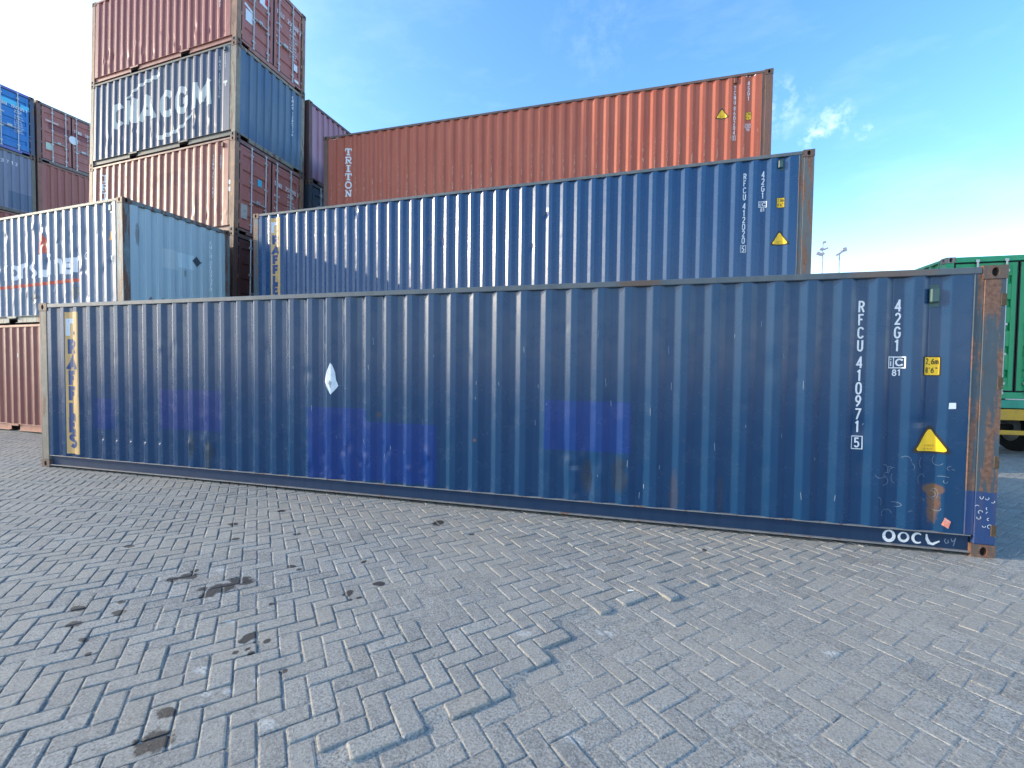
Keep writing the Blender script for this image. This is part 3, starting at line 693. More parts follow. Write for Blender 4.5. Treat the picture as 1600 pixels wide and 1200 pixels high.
# slab-serif letters, drawn stroke by stroke
def slab(d, ch, u, z, w_, h, t):
    r_ = lambda a, b, c_, e: d.rect(u+a*w_, z+b*h, u+c_*w_, z+e*h)
    tx_ = t/w_; tz = t*0.75/h
    if ch == 'T':
        r_(0.5-tx_/2, tz, 0.5+tx_/2, 1-tz); r_(0, 1-tz, 1, 1); r_(0.25, 0, 0.75, tz); r_(0, 1-2.4*tz, tx_*0.6, 1-tz); r_(1-tx_*0.6, 1-2.4*tz, 1, 1-tz)
    elif ch == 'I': r_(0.5-tx_/2, tz, 0.5+tx_/2, 1-tz); r_(0.2, 1-tz, 0.8, 1); r_(0.2, 0, 0.8, tz)
    elif ch == 'R':
        r_(0.12, tz, 0.12+tx_, 1-tz); r_(0, 0, 0.42, tz); r_(0, 1-tz, 0.6, 1); r_(0.12+tx_, 0.44, 0.6, 0.44+tz)
        d.arc(u+0.58*w_, z+(0.72)*h, 0.28*w_, 0.24*h, -90, 90, t*0.8, 10)
        d.stroke([(u+0.5*w_, z+0.44*h), (u+0.85*w_, z+0.04*h)], t); r_(0.68, 0, 1.0, tz)
    elif ch == 'O': d.arc(u+0.5*w_, z+0.5*h, 0.42*w_, 0.44*h, 0, 360, t*0.9, 22)
    elif ch == 'N':
        r_(0.12, tz, 0.12+tx_*0.8, 1-tz); r_(0.80-tx_*0.4, tz, 0.80+tx_*0.4, 1-tz); d.stroke([(u+0.14*w_, z+0.97*h), (u+0.80*w_, z+0.04*h)], t)
        r_(0, 0, 0.36, tz); r_(0, 1-tz, 0.3, 1); r_(0.6, 1-tz, 1, 1)
for k, ch in enumerate('TRITON'): slab(d, ch, 0.765, 2.255-0.245*k, 0.205, 0.205, 0.045)
for (a, b) in ((0.33, 2.79), (0.40, 2.79), (0.47, 2.79), (11.62, 2.795), (11.70, 2.80), (11.80, 2.79)): d.stroke([(a, b), (a+0.03, b+0.035)], 0.022)
F.lay(d, 'lettering', M_WHITE, rt_)
yellow_labels(orange, 11.698, 1.90, 11.127, 2.00, lines=('2,9m', "9'6\"")); vent(orange, 11.40, 2.75, flat('orange_vent', (0.20, 0.06, 0.035)))

# hidden supports below the rear rows
plainb = dict(paint=paint('plain_brown', (0.16, 0.055, 0.045), None, 0.3, 0.3, 0.5, 0.3, 21), post=rusty('plain_brown_post', (0.14, 0.07, 0.055), 0.5, 22))
make_container('brown container directly beneath the brighter navy one behind the front container', 12.192, 2.877, (*B2, 0), plainb, far=True)
make_container('brown container at ground level beneath the orange-red forty-foot one', 12.192, 2.877, (*ORC, 0), plainb, far=True)
make_container('brown container in the middle level beneath the orange-red forty-foot one', 12.192, 2.877, (*ORC, 2.877), plainb, far=True)

# light blue container with red-brown one under it, left of the front container
Tp = (-1.3089, 2.0767, -0.066)
LB = dict(paint=paint('pale_blue_enamel', (0.115, 0.165, 0.26), (0.17, 0.21, 0.26), 0.35, 0.22, 0.42, 0.15, 31), end=paint('pale_blue_end', (0.42, 0.53, 0.57), (0.48, 0.57, 0.59), 0.4, 0.22, 0.5, 0.15, 32, axis='y',
          marks=[('box', 0.97, 1.52, 0.19, 0.22, (0.55, 0.62, 0.62), 0.8), ('box', 1.33, 1.55, 0.17, 0.17, (0.56, 0.68, 0.72), 0.8), ('spot', 0.55, 0.5, 0.05, 0.09, (0.12, 0.08, 0.06), 0.8), ('spot', 0.8, 0.5, 0.05, 0.09, (0.12, 0.08, 0.06), 0.8),
                 ('spot', 1.05, 0.5, 0.05, 0.08, (0.12, 0.08, 0.06), 0.8), ('spot', 1.3, 0.5, 0.05, 0.09, (0.12, 0.08, 0.06), 0.8), ('spot', 0.3, 1.9, 0.06, 0.25, (0.12, 0.08, 0.06), 0.6), ('spot', 1.3, 1.25, 0.05, 0.12, (0.1, 0.1, 0.09), 0.5)]),
          post=rusty('pale_blue_post', (0.20, 0.26, 0.27), 0.62, 33), rail=rusty('pale_blue_rail', (0.32, 0.33, 0.28), 0.35, 34), cast=M_CAST)
dnT = [(rnd.uniform(0.4, 5.8), rnd.uniform(0.3, 2.3), rnd.uniform(0.03, 0.08), rnd.uniform(0.03, 0.12), rnd.uniform(-0.018, 0.026)) for k in range(110)]
tl = make_container('pale blue twenty-foot container with a red flame logo, resting on a red-brown one', 6.058, 2.591, (*Tp, 2.591), LB, phase=0.33, doors_px=False, dents=dnT, forks=True, nz=30)
F, rt_ = tl['F'], tl['root']; d = D2(); bz = 1.10
d.add(glyphs('T', 0.52, 0.9, 0.2, 'LEFT'), 1.22, bz-0.04); d.add(glyphs('rans', 0.50, 0.95, 0.20, 'LEFT', 0.76), 1.62, bz-0.03, 0.01); d.stroke([(3.10, bz+0.50), (3.10, bz+0.05), (3.46, bz+0.05)], 0.17); d.add(glyphs('iner', 0.50, 0.95, 0.20, 'LEFT', 0.76), 3.42, bz, 0.01)
d.arc(4.80, bz+0.35, 0.07, 0.07, 0, 360, 0.02, 12)
vtext(d, 'INLU2109078', 5.41, [2.17-0.10*k for k in range(4)]+[1.72-0.10*k for k in range(7)], 0.075)
d.rect(5.60, 1.30, 5.72, 1.40)
F.lay(d, 'lettering', M_WHITE, rt_)
d = D2(); d.stroke([(1.0, 0.885), (4.55, 0.935)], 0.075); d.poly([(3.02, 1.62), (3.38, 1.62), (3.40, 1.75), (3.36, 1.90), (3.24, 2.05), (3.13, 2.16), (3.15, 2.02), (3.08, 1.88)])
F.lay(d, 'logo', flat('logo_red', (0.62, 0.07, 0.04), wear=0.5, wearcol=(0.55, 0.25, 0.18)), rt_)
F.lay(D2().poly([(5.55, 1.72), (5.70, 1.74), (5.71, 1.90), (5.60, 1.92)]), 'label_patch', flat('orange_patch', (0.75, 0.33, 0.08)), rt_)
dia = lambda u, z, a, b: D2().poly([(u-a, z), (u, z-b), (u+a, z), (u, z+b)])
for (u, z) in ((2.87, 0.60), (4.37, 0.68)): F.lay(dia(u, z, 0.17, 0.20), 'placard', flat('grey_placard', (0.10, 0.12, 0.14), wear=0.5, wearcol=(0.2, 0.2, 0.22)), rt_)
vent(tl, 5.65, 2.40, flat('pale_vent', (0.35, 0.38, 0.33)))
we = tl['E']; d = D2(); vtext(d, 'INLU2109078', 1.93, [2.20-0.11*k for k in range(4)]+[1.70-0.11*k for k in range(7)], 0.085); we.lay(d, 'lettering', M_WHITE, rt_)
we.lay(dia(1.58, 1.60, 0.12, 0.15), 'placard', flat('dark_placard', (0.06, 0.08, 0.10)), rt_)
BRm = dict(paint=paint('red_brown_enamel', (0.22, 0.060, 0.048), (0.34, 0.12, 0.08), 0.3, 0.2, 0.45, 0.2, 41, [PM(3.6, 1.35, 4.05, 0.95, (0.13, 0.025, 0.02), 0.8), PM(4.5, 1.3, 4.9, 0.9, (0.13, 0.025, 0.02), 0.8)]), post=rusty('red_brown_post', (0.25, 0.11, 0.07), 0.5, 42), rail=paint('red_brown_rail', (0.33, 0.14, 0.09), None, 0.3, 0.3, 0.5, 0.2, 43))
rb = make_container('red-brown container on the ground under the pale blue flame-logo one', 6.058, 2.591, (*Tp, 0), BRm, phase=0.2, doors_px=False, forks=True)
rb['F'].lay(D2().add(text2d('8', 0.09, 0.8, 0.02), 2.2, 1.8), 'lettering', M_WHITE, rb['root'])

# five-high stack behind it, leaning very slightly
TX, TY = -0.012, 0.036
def SP(z): return (-1.25398+TX*(z-0.116), 4.58679+TY*(z-0.116), -0.058, z, TX, TY)
H = 2.591; lev = [0, 2.707, 2.707+H, 2.707+2*H, 2.707+3*H]
SB = dict(paint=paint('brown_side', (0.28, 0.080, 0.055), (0.38, 0.16, 0.10), 0.35, 0.45, 0.45, 0.3, 51, [PM(2.9, 1.95, 4.7, 1.55, (0.20, 0.06, 0.05), 0.55), PM(3.9, 2.0, 4.9, 0.2, (0.42, 0.19, 0.15), 0.35), ('spot', 3.6, 1.2, 0.06, 0.5, (0.10, 0.05, 0.04), 0.6), ('spot', 4.6, 0.7, 0.06, 0.5, (0.10, 0.05, 0.04), 0.6)]), door=paint('brown_door', (0.38, 0.13, 0.105), (0.43, 0.18, 0.15), 0.3, 0.2, 0.5, 0.2, 52, axis='y', bump=0.05),
          post=rusty('brown_post', (0.36, 0.20, 0.12), 0.45, 53), rail=paint('brown_rail', (0.20, 0.10, 0.08), None, 0.3, 0.4, 0.5, 0.3, 54))
SB5 = dict(SB); SB5['paint'] = paint('plum_brown_side', (0.27, 0.070, 0.060), (0.34, 0.12, 0.09), 0.3, 0.3, 0.45, 0.25, 56); SB5['rail'] = paint('plum_rail', (0.30, 0.13, 0.10), None, 0.3, 0.4, 0.5, 0.3, 57)
dnS = [(rnd.uniform(0.4, 5.8), rnd.uniform(0.3, 0.9), rnd.uniform(0.03, 0.08), rnd.uniform(0.05, 0.12), rnd.uniform(-0.02, 0.03)) for k in range(44)]
make_container('brown container at the very bottom of the five-high stack', 6.058, 2.707, SP(0), plainb, far=True, forks=True)
s2 = make_container('dull brown container second up in the tall stack, seen between pale blue and navy ones', 6.058, H, SP(lev[1]), dict(plainb, door=paint('dull_brown_door', (0.115, 0.042, 0.035), (0.15, 0.06, 0.05), 0.3, 0.25, 0.55, 0.3, 58, axis='y', bump=0.05)), forks=True)
s3 = make_container('brown container with a cyan door sticker, under the grey-blue one in the tall stack', 6.058, H, SP(lev[2]), SB, phase=0.25, forks=True, dents=dnS, nz=20)
GB = dict(paint=paint('grey_navy_side', (0.050, 0.068, 0.135), (0.16, 0.17, 0.17), 0.35, 0.3, 0.42, 0.25, 61), end=paint('steel_blue_end', (0.075, 0.14, 0.24), (0.15, 0.20, 0.24), 0.6, 0.4, 0.5, 0.3, 62, axis='y'),
          post=rusty('grey_post', (0.27, 0.24, 0.18), 0.42, 63), rail=rusty('grey_rail', (0.12, 0.13, 0.12), 0.3, 64))
s4 = make_container('grey-blue container with large white letters and swooshes, fourth up in the tall stack', 6.058, H, SP(lev[3]), GB, phase=0.20, doors_px=False, forks=True, dents=dnS[:24], nz=24)
s5 = make_container('plum-brown container topping the tall five-high stack, door end against the sky', 6.058, H, SP(lev[4]), SB5, phase=0.25, forks=True, dents=dnS, nz=20)
# s4 artwork
F, rt_ = s4['F'], s4['root']; d = D2()
for (ch, ua, ub) in (('C', 0.97, 1.50), ('M', 1.58, 2.12), ('A', 2.22, 2.90), ('C', 3.10, 3.64), ('G', 3.70, 4.24), ('M', 4.36, 5.12)):
    for st in GL[ch]: d.stroke([(ua+0.06+(ub-ua-0.12)*x/0.6, 1.08+0.66*y-0.06*(ua-1)/4) for x, y in st], 0.19)
d.stroke([(1.62, 1.82), (1.82, 1.96), (2.10, 2.10), (2.45, 2.20), (2.80, 2.25), (3.10, 2.30)], lambda t: 0.05+0.08*t)
d.stroke([(2.98, 0.42), (3.35, 0.46), (3.75, 0.52), (4.05, 0.64), (4.25, 0.80), (4.40, 0.95)], lambda t: 0.14-0.09*t)
vtext(d, 'CMAU1285736', 5.42, [2.30-0.10*k for k in range(4)]+[1.84-0.10*k for k in range(7)], 0.08); vtext(d, '22G1', 5.66, [2.30-0.10*k for k in range(4)], 0.08); d.rect(5.60, 1.50, 5.74, 1.57).rect(5.65, 1.42, 5.70, 1.50)
F.lay(d, 'lettering', flat('faded_white', (0.55, 0.56, 0.52), wear=0.5, wearcol=(0.36, 0.37, 0.36)), rt_)
d = D2(); vtext(d, 'CMAU1285736', 1.96, [2.30-0.11*k for k in range(4)]+[1.80-0.11*k for k in range(7)], 0.085); s4['E'].lay(d, 'lettering', M_WHITE, rt_)
vent(s4, 5.66, 2.44, flat('grey_vent', (0.12, 0.14, 0.14)))
# s3 artwork
F, rt_ = s3['F'], s3['root']; d = D2()
for k, ch in enumerate('TRITON'): slab(d, ch, 0.56, 2.06-0.27*k, 0.26, 0.23, 0.05)
vtext(d, 'TCNU2517903', 5.22, [2.20-0.105*k for k in range(4)]+[1.73-0.105*k for k in range(7)], 0.08); vtext(d, '22G1', 5.50, [2.16-0.105*k for k in range(4)], 0.08)
d.rect(5.82, 1.30, 5.95, 1.41).rect(5.82, 1.10, 5.95, 1.22)
F.lay(d, 'lettering', M_WHITE, rt_)
vent(s3, 5.62, 2.40, flat('brown_vent', (0.22, 0.09, 0.06)))
def doors_text(c, a, b, rows=True, off=0.004):
    d = D2()
    d.add(text2d(a[0], 0.125, 0.70, 0.02, 'LEFT'), 1.31, 1.83); d.add(text2d(a[1], 0.125, 0.70, 0.02, 'LEFT'), 1.72, 1.83); d.add(text2d(b, 0.11, 0.72, 0.02, 'LEFT'), 1.80, 1.66)
    k = 0
    for (l, r_) in (('MAX. GR.', '30.480 KG'), ('', '67.200 LBS'), ('TARE', '2.230 KG'), ('', '4.920 LBS'), ('NET', '28.250 KG'), ('', '62.280 LBS'), ('CU. CAP.', '33.2 CU.M'), ('', '1.172 CU.FT')):
        if l: d.add(text2d(l, 0.055, 0.72, 0.01, 'LEFT'), 1.31, 1.50-0.095*k)
        d.add(text2d(r_, 0.055, 0.72, 0.01, 'LEFT'), 1.80, 1.50-0.095*k); k += 1
    c['E'].lay(d, 'lettering', M_WHITE, c['doors'][1], off)
doors_text(s3, ('TCNU', '251790 3'), '22G1')
s3['E'].lay(D2().rect(0.74, 1.55, 0.87, 1.74), 'sticker', flat('cyan_sticker', (0.05, 0.50, 0.68)), s3['doors'][0], 0.004, 'cyan square sticker')
s3['E'].lay(D2().rect(0.22, 0.45, 0.42, 0.85), 'sticker', flat('grey_plate', (0.42, 0.42, 0.38), wear=0.7, wearcol=(0.15, 0.14, 0.12)), s3['doors'][0], 0.004, 'worn grey plate')
d = D2(); vtext(d, 'TCLU2508892', 5.42, [2.25-0.105*k for k in range(4)]+[1.78-0.105*k for k in range(7)], 0.085); vtext(d, '22G1', 5.68, [2.2-0.105*k for k in range(4)], 0.085); d.rect(5.60, 1.58, 5.74, 1.70)
s5['F'].lay(d, 'lettering', M_WHITE, s5['root'])
doors_text(s5, ('TCLU', '250889 2'), '22G1')
s5['E'].lay(D2().rect(0.28, 0.78, 0.50, 1.10).stroke([(0.25, 1.22), (0.40, 1.17), (0.50, 1.14)], 0.07), 'sticker', M_PAPER, s5['doors'][0], 0.004)
o = s5['E'].lay(D2().poly([(0.72, 1.62), (1.02, 1.62), (1.02, 1.95), (0.72, 1.95)]), 'sticker', M_PAPER, s5['doors'][0], 0.004)
s5['E'].lay(D2().rect(0.90, 1.70, 1.02, 1.90), 'sticker_print', flat('red_print', (0.6, 0.05, 0.05)), s5['doors'][0], 0.006)
s5['E'].lay(D2().rect(1.98, 0.55, 2.12, 0.76).rect(2.02, 0.22, 2.18, 0.30), 'sticker', M_PAPER, s5['doors'][1], 0.004)

# column right behind the tall stack (plum over dark blue)
Pp = (-1.167, 7.493, -0.058)
PU = dict(paint=paint('plum_side', (0.17, 0.055, 0.075), None, 0.3, 0.2, 0.5, 0.2, 71), end=paint('plum_end', (0.30, 0.14, 0.19), (0.42, 0.27, 0.34), 0.4, 0.25, 0.55, 0.25, 72, axis='y'), post=rusty('plum_post', (0.12, 0.055, 0.06), 0.4, 73))
DB = dict(paint=paint('ink_blue', (0.022, 0.052, 0.10), None, 0.3, 0.2, 0.5, 0.2, 75), post=rusty('ink_post', (0.03, 0.05, 0.075), 0.3, 76))
make_container('brown container lowest in the column behind the tall stack', 6.058, H, (*Pp, 0), plainb, far=True)
make_container('brown container second up in the column behind the tall stack', 6.058, H, (*Pp, H), plainb, far=True)
p3 = make_container('dark blue container glimpsed between the tall stack and the orange-red container', 6.058, H, (*Pp, 2*H), DB)
make_container('dusty plum container with corrugated end, behind the tall stack and above the dark blue one', 6.058, H, (*Pp, 3*H), PU, doors_px=False)
d = D2(); d.add(text2d('CMA CGM', 0.13, 0.8, 0.03, 'LEFT'), 0.25, 1.66); d.stroke([(0.35, 1.86), (0.45, 1.90), (0.58, 1.92)], 0.025).stroke([(0.62, 1.55), (0.75, 1.57), (0.86, 1.62)], 0.025)
p3['E'].lay(d, 'lettering', M_WHITE, p3['doors'][0], 0.004)

# far block at the left edge: two columns of five
Gb = (-16.275, 8.712, -0.06); Ga = (-16.275-0.15, 8.712-2.50, -0.06)
gl = [0, 2.896, 2.896+H, 2.896+2*H, 2.896+3*H]
GBL = dict(paint=paint('bright_blue', (0.02, 0.17, 0.48), (0.03, 0.22, 0.50), 0.3, 0.1, 0.4, 0.15, 81, axis='y', bump=0.04), post=rusty('bright_blue_post', (0.06, 0.10, 0.18), 0.35, 82), rail=paint('bright_blue_rail', (0.09, 0.12, 0.36), None, 0.2, 0.1, 0.4, 0.1, 83))
GBR = dict(paint=paint('dusty_red', (0.36, 0.13, 0.11), (0.42, 0.19, 0.15), 0.3, 0.15, 0.5, 0.2, 84, [('box', 1.4, 1.70, 1.0, 0.16, (0.17, 0.04, 0.045), 0.7)], axis='y', bump=0.05), post=rusty('dusty_red_post', (0.20, 0.11, 0.09), 0.4, 85), rail=rusty('dusty_red_rail', (0.24, 0.19, 0.17), 0.3, 86))
GGR = dict(paint=paint('slate_blue', (0.17, 0.20, 0.29), (0.23, 0.26, 0.31), 0.4, 0.2, 0.5, 0.2, 87, [('box', 1.95, 0.55, 0.35, 0.35, (0.05, 0.11, 0.19), 0.6)], axis='y'), post=rusty('slate_post', (0.16, 0.16, 0.13), 0.35, 88))
GB4 = dict(paint=paint('brick_red', (0.33, 0.115, 0.09), (0.38, 0.15, 0.12), 0.4, 0.15, 0.5, 0.2, 89, axis='y'), post=rusty('brick_post', (0.30, 0.14, 0.10), 0.3, 90))
for (pp, z, m, lb, dr) in ((Ga, 0, plainb, 'brown container on the ground below the slate blue one at the far left edge', True), (Ga, 1, plainb, 'brown container second up below the slate blue one at the far left edge', True),
                       (Ga, 2, GB4, 'brick-red container just visible under the slate blue one at the left edge', False), (Gb, 0, plainb, 'brown container on the ground in the far left block, column nearer the tall stack', True),
                       (Gb, 1, plainb, 'brown container second up in the far left block, column nearer the tall stack', True), (Gb, 2, plainb, 'brown container third up in the far left block, column nearer the tall stack', True)):
    make_container(lb, 6.058, 2.896 if z == 0 else H, (*pp, gl[z]), m, far=True, doors_px=dr)
g4 = make_container('slate blue container with small white digits, under the bright blue one at the left edge', 6.058, H, (*Ga, gl[3]), GGR, doors_px=False)
g4['E'].lay(D2().add(text2d('0 9 7 3 7 1 2', 0.13, 0.95, 0.03), 1.40, 2.02), 'lettering', M_WHITE, g4['root'])
make_container('brick-red container with plain corrugated end, under the dusty red doors at the far left', 6.058, H, (*Gb, gl[3]), GB4, doors_px=False)
g5a = make_container('bright blue container with pale cyan stickers on its doors, top left corner block', 6.058, H, (*Ga, gl[4]), GBL)
g5b = make_container('dusty red container with closed doors beside the bright blue one, high at the far left', 6.058, H, (*Gb, gl[4]), GBR)
d = D2(); d.rect(1.42, 1.93, 1.95, 2.12).rect(2.0, 1.90, 2.27, 2.10)
g5a['E'].lay(d, 'sticker', flat('cyan_strip', (0.08, 0.50, 0.75)), g5a['doors'][1], 0.004)
for c_, nm in ((g5a, ('TGHU', '194205 1')), (g5b, ('TTNU', '385163 0'))): doors_text(c_, nm, '22G1')
g5b['E'].lay(D2().rect(0.30, 0.62, 0.52, 0.92), 'sticker', flat('pale_green', (0.45, 0.58, 0.48)), g5b['doors'][0], 0.004)
g5b['E'].lay(D2().rect(0.30, 1.86, 0.75, 1.93), 'sticker', flat('pink_strip', (0.6, 0.45, 0.42)), g5b['doors'][0], 0.004)
d = D2(); d.poly([(1.28+0.17*math.cos(R(k*30)), 1.45+0.19*math.sin(R(k*30))) for k in range(12)]); g5b['E'].lay(d, 'placard', M_PAPER, g5b['doors'][1], 0.006)

# ------------------------------------------------------------------ green container on a trailer, right edge
GRN = (0.006, 0.28, 0.095)
GM = dict(paint=paint('green_enamel', GRN, (0.03, 0.40, 0.18), 0.25, 0.12, 0.4, 0.15, 91, bump=0.04), post=paint('green_post', GRN, (0.05, 0.45, 0.28), 0.25, 0.1, 0.4, 0.15, 92), cast=rusty('grey_casting', (0.30, 0.26, 0.24), 0.4, 93),
          rail=paint('green_rail', (0.010, 0.30, 0.12), (0.03, 0.36, 0.18), 0.3, 0.05, 0.4, 0.1, 94))
gx, gy, gz = 15.306, 6.227, 1.155
# built along its own x; door end (+x) turned to face the camera side (-y)
gc = make_container('bright green container with closed doors, carried on a trailer at the right edge', 12.192, 2.896, (gx, gy, -math.pi/2, gz), GM, forks=False)
def corner_fix(root):   # with yaw -90 the +x/front corner is the right hand one: put left-hand door corner at (gx, gy)
    m = root.matrix_world.copy(); m.translation = Vector((gx+0.0, gy+12.192, gz)); return m
gc['root'].matrix_world = corner_fix(gc['root'])
# chassis
tr = bpy.data.objects.new('semi_trailer', None); col.objects.link(tr); tr.location = (gx, gy, 0)
tag(tr, 'dark semi-trailer with yellow rear bar and twin tyres under the green container', 'trailer')
M_CH = flat('chassis_black', (0.02, 0.022, 0.022), 0.6, wear=0.6, wearcol=(0.07, 0.06, 0.05)); M_GCH = paint('chassis_green', (0.02, 0.27, 0.17), None, 0.2, 0.2, 0.5, 0.3, 95)
M_YB = flat('yellow_bar', (0.60, 0.33, 0.02), 0.5, wear=0.7, wearcol=(0.35, 0.25, 0.08))
m = MB()
for xx in (0.72, 1.60): m.box((xx, 0.10, 0.78), (xx+0.12, 12.0, 1.12), 0.01)
for yy in (0.14, 2.0, 4.0, 6.0, 8.0, 10.0, 11.8): m.box((0.02, yy, 1.0), (2.42, yy+0.12, 1.13), 0.008)
m.build('frame', M_CH, tr)
MB().box((-0.02, -0.04, 0.985), (2.46, 0.10, 1.15), 0.01).build('rear_beam', M_GCH, tr)
m = MB().box((0.0, -0.03, 0.745), (2.44, 0.02, 0.965), 0.006); yb = m.build('number_board', M_YB, tr)
lt = Wall.__new__(Wall); lt.map = lambda u, d, v: (u, -0.03-d, v); lt.us = [0, 3]; lt.ds = [0, 0]; lt.has = False; lt.dent = None
lt.lay(D2().add(text2d('OC WAY', 0.10, 0.9, 0.02), 0.42, 0.83), 'lettering', flat('brown_print', (0.10, 0.07, 0.02)), yb, -0.002)
for (a, b, e, f_) in ((0.03, 1.06, 0.36, 1.115), (0.05, 0.60, 0.34, 0.69), (2.08, 1.06, 2.41, 1.115), (2.10, 0.60, 2.39, 0.69)): MB().box((a, -0.055, b), (e, -0.041 if b > 1 else -0.02, f_), 0.004).build('tail_lamp', flat('red_reflector', (0.35, 0.03, 0.03), 0.3), tr)
m = MB().box((0.0, -0.10, 0.455), (2.44, -0.02, 0.545), 0.012); m.build('bumper', M_YB, tr)
MB().box((0.70, -0.02, 0.46), (0.80, 0.12, 1.0)).box((1.64, -0.02, 0.46), (1.74, 0.12, 1.0)).build('bumper_bracket', M_CH, tr)
for yy in (1.0, 2.35, 3.7):
    MB().tube((0.2, yy, 0.51), (2.24, yy, 0.51), 0.07, 12).build('axle', M_CH, tr)
    for x0 in (0.03, 0.33, 1.83, 2.13):
        prof = [(0, 0.30), (0.01, 0.42), (0.03, 0.49), (0.06, 0.51), (0.20, 0.51), (0.23, 0.49), (0.25, 0.42), (0.26, 0.30)]
        o = MB().lathe(prof, (x0, yy, 0.51), 'x', 36).build('wheel', M_TYRE, tr, smooth=True)
        MB().lathe([(0.02, 0.30), (0.09, 0.27), (0.10, 0.12), (0.04, 0.10), (0.03, 0.0)], (x0, yy, 0.51), 'x', 24).build('rim', M_GALV, o, smooth=True)
MB().box((0.3, 8.2, 0.25), (0.42, 8.32, 1.0)).box((2.02, 8.2, 0.25), (2.14, 8.32, 1.0)).box((0.22, 8.12, 0.0), (0.5, 8.4, 0.25)).box((1.94, 8.12, 0.0), (2.22, 8.4, 0.25)).build('landing_leg', M_CH, tr)
for (a, b) in ((0.02, 0.1), (2.3, 0.1)): MB().box((a+0.0, b, 1.131), (a+0.12, b+0.12, 1.154)).build('twist_lock', M_CH, tr)
# silver door furniture seen above the front container
mb = MB()
for u in (0.0,): pass

# ------------------------------------------------------------------ floodlight masts far away
def mast(x, y, h, label, top):
    t = bpy.data.objects.new('floodlight_mast', None); col.objects.link(t); t.location = (x, y, 0); tag(t, label, 'light mast', 'floodlight masts far off')
    mp__ = flat('mast_grey', (0.30, 0.30, 0.33), 0.6)
    MB().tube((0, 0, 0), (0, 0, h), 0.09, 12, 0.06).build('pole', mp__, t)
    hd = flat('lamp_housing', (0.34, 0.33, 0.40), 0.5)
    arm = MB(); lam = []
    for (dx, dz, wx, wz, tl_) in top:
        arm.tube((0, 0, h+dz), (dx, -0.3, h+dz), 0.04, 8)
        m = MB().box((-wx/2, -0.15, -wz/2), (wx/2, 0.15, wz/2), 0.03)
        ca, sa = math.cos(tl_), math.sin(tl_)
        m.mapped(lambda a, b, c_, dx=dx, dz=dz: (dx+a*ca-c_*sa, b-0.3, h+dz+a*sa+c_*ca)).build('floodlight', hd, t)
    arm.build('arm', mp__, t)
mast(33.02, 60, 18.4, 'pale mast with three tiers of lamps seen over the front container', ((0.0, 0.1, 0.42, 0.25, 0.3), (-0.25, -0.75, 0.45, 0.30, -0.2), (0.25, -0.72, 0.45, 0.2, 0.4), (-0.55, -1.30, 0.55, 0.35, -0.5), (-0.15, -1.40, 0.45, 0.32, 0.5)))
mast(34.89, 60, 16.9, 'shorter pale mast with two lamp heads, next to the three-tier one', ((0.42, 0.55, 0.45, 0.50, 0.2), (0.12, 0.28, 0.5, 0.26, 0.6), (-0.28, -0.02, 0.5, 0.26, 0.5)))

# ------------------------------------------------------------------ ground
gm, t, b = mat_base('yard_ground')
V = N(t, 'ShaderNodeTexCoord').outputs['Object']
a = noise(t, V, 0.35, 6, 0.6); f_ = noise(t, V, 30, 8, 0.75)
c0 = mix(t, ramp(t, a, 0.35, 0.65), (0.24, 0.23, 0.20), (0.30, 0.29, 0.26)); c0 = mix(t, ramp(t, f_, 0.3, 0.7, 0, 0.5), c0, (0.14, 0.14, 0.14))
t.links.new(c0, b.inputs['Base Color']); b.inputs['Roughness'].default_value = 0.9
g = MB().quad((-400, -400, -0.075), (400, -400, -0.075), (400, 1500, -0.075), (-400, 1500, -0.075)).build('ground', gm); tag(g, kind='structure')

ledge = [(7.919, -3.278), (8.085, -3.124), (8.2, -2.959), (8.386, -2.815), (8.51, -2.574), (8.62, -2.2), (8.62, -2.0), (9.358, -1.411)]
def side_of(x, y):
    best = 1e9; s = 0; tt = 0
    for k in range(len(ledge)-1):
        (ax, ay), (bx, by) = ledge[k], ledge[k+1]
        vx, vy = bx-ax, by-ay; q = ((x-ax)*vx+(y-ay)*vy)/(vx*vx+vy*vy); qc = min(1, max(0, q))
        dx, dy = x-(ax+vx*qc), y-(ay+vy*qc); dd = dx*dx+dy*dy
        if dd < best: best = dd; s = vx*dy-vy*dx; e = (k == 0 and q < 0) or (k == len(ledge)-2 and q > 1)
    return math.sqrt(best)*(1 if s > 0 else -1), e
from mathutils import noise as mn
def hfield(x, y):
    h = 0.010*mn.noise(Vector((x*0.35, y*0.35, 1.3))) + 0.005*mn.noise(Vector((x*1.1, y*1.1, 5.0)))
    s, e = side_of(x, y)
    if s > 0: h += 0.009*math.exp(-s/1.0)*(0.4 if e else 1)
    else: h -= 0.006*math.exp(s/1.2)
    # a couple of bricks kicked up
    h += 0.012*math.exp(-(((x-9.25)/0.22)**2+((y+1.45)/0.22)**2))
    return h
def sandlevel(x, y):
    """how full the joints are, relative to the brick tops (m)"""
    n = mn.noise(Vector((x*0.55+3, y*0.55, 7.7)))+0.5*mn.noise(Vector((x*1.9, y*1.9, 2.2)))+0.25*mn.noise(Vector((x*5, y*5, 4.2)))
    s, e = side_of(x, y); base = -0.0066
    if s < 0: base += 0.0046*math.exp(s/1.3)
    base += 0.0048*math.exp(-((x-7.7)/0.9)**2-((y+1.75)/0.8)**2)     # sandy patch in the middle
    base += 0.0035*max(0.0, min(1.0, (x-8.5)/2.0))*(1 if y < 0.5 else 0)
    if x < 7.3 and y < -1.2: base -= 0.002
    return base + 0.0036*n

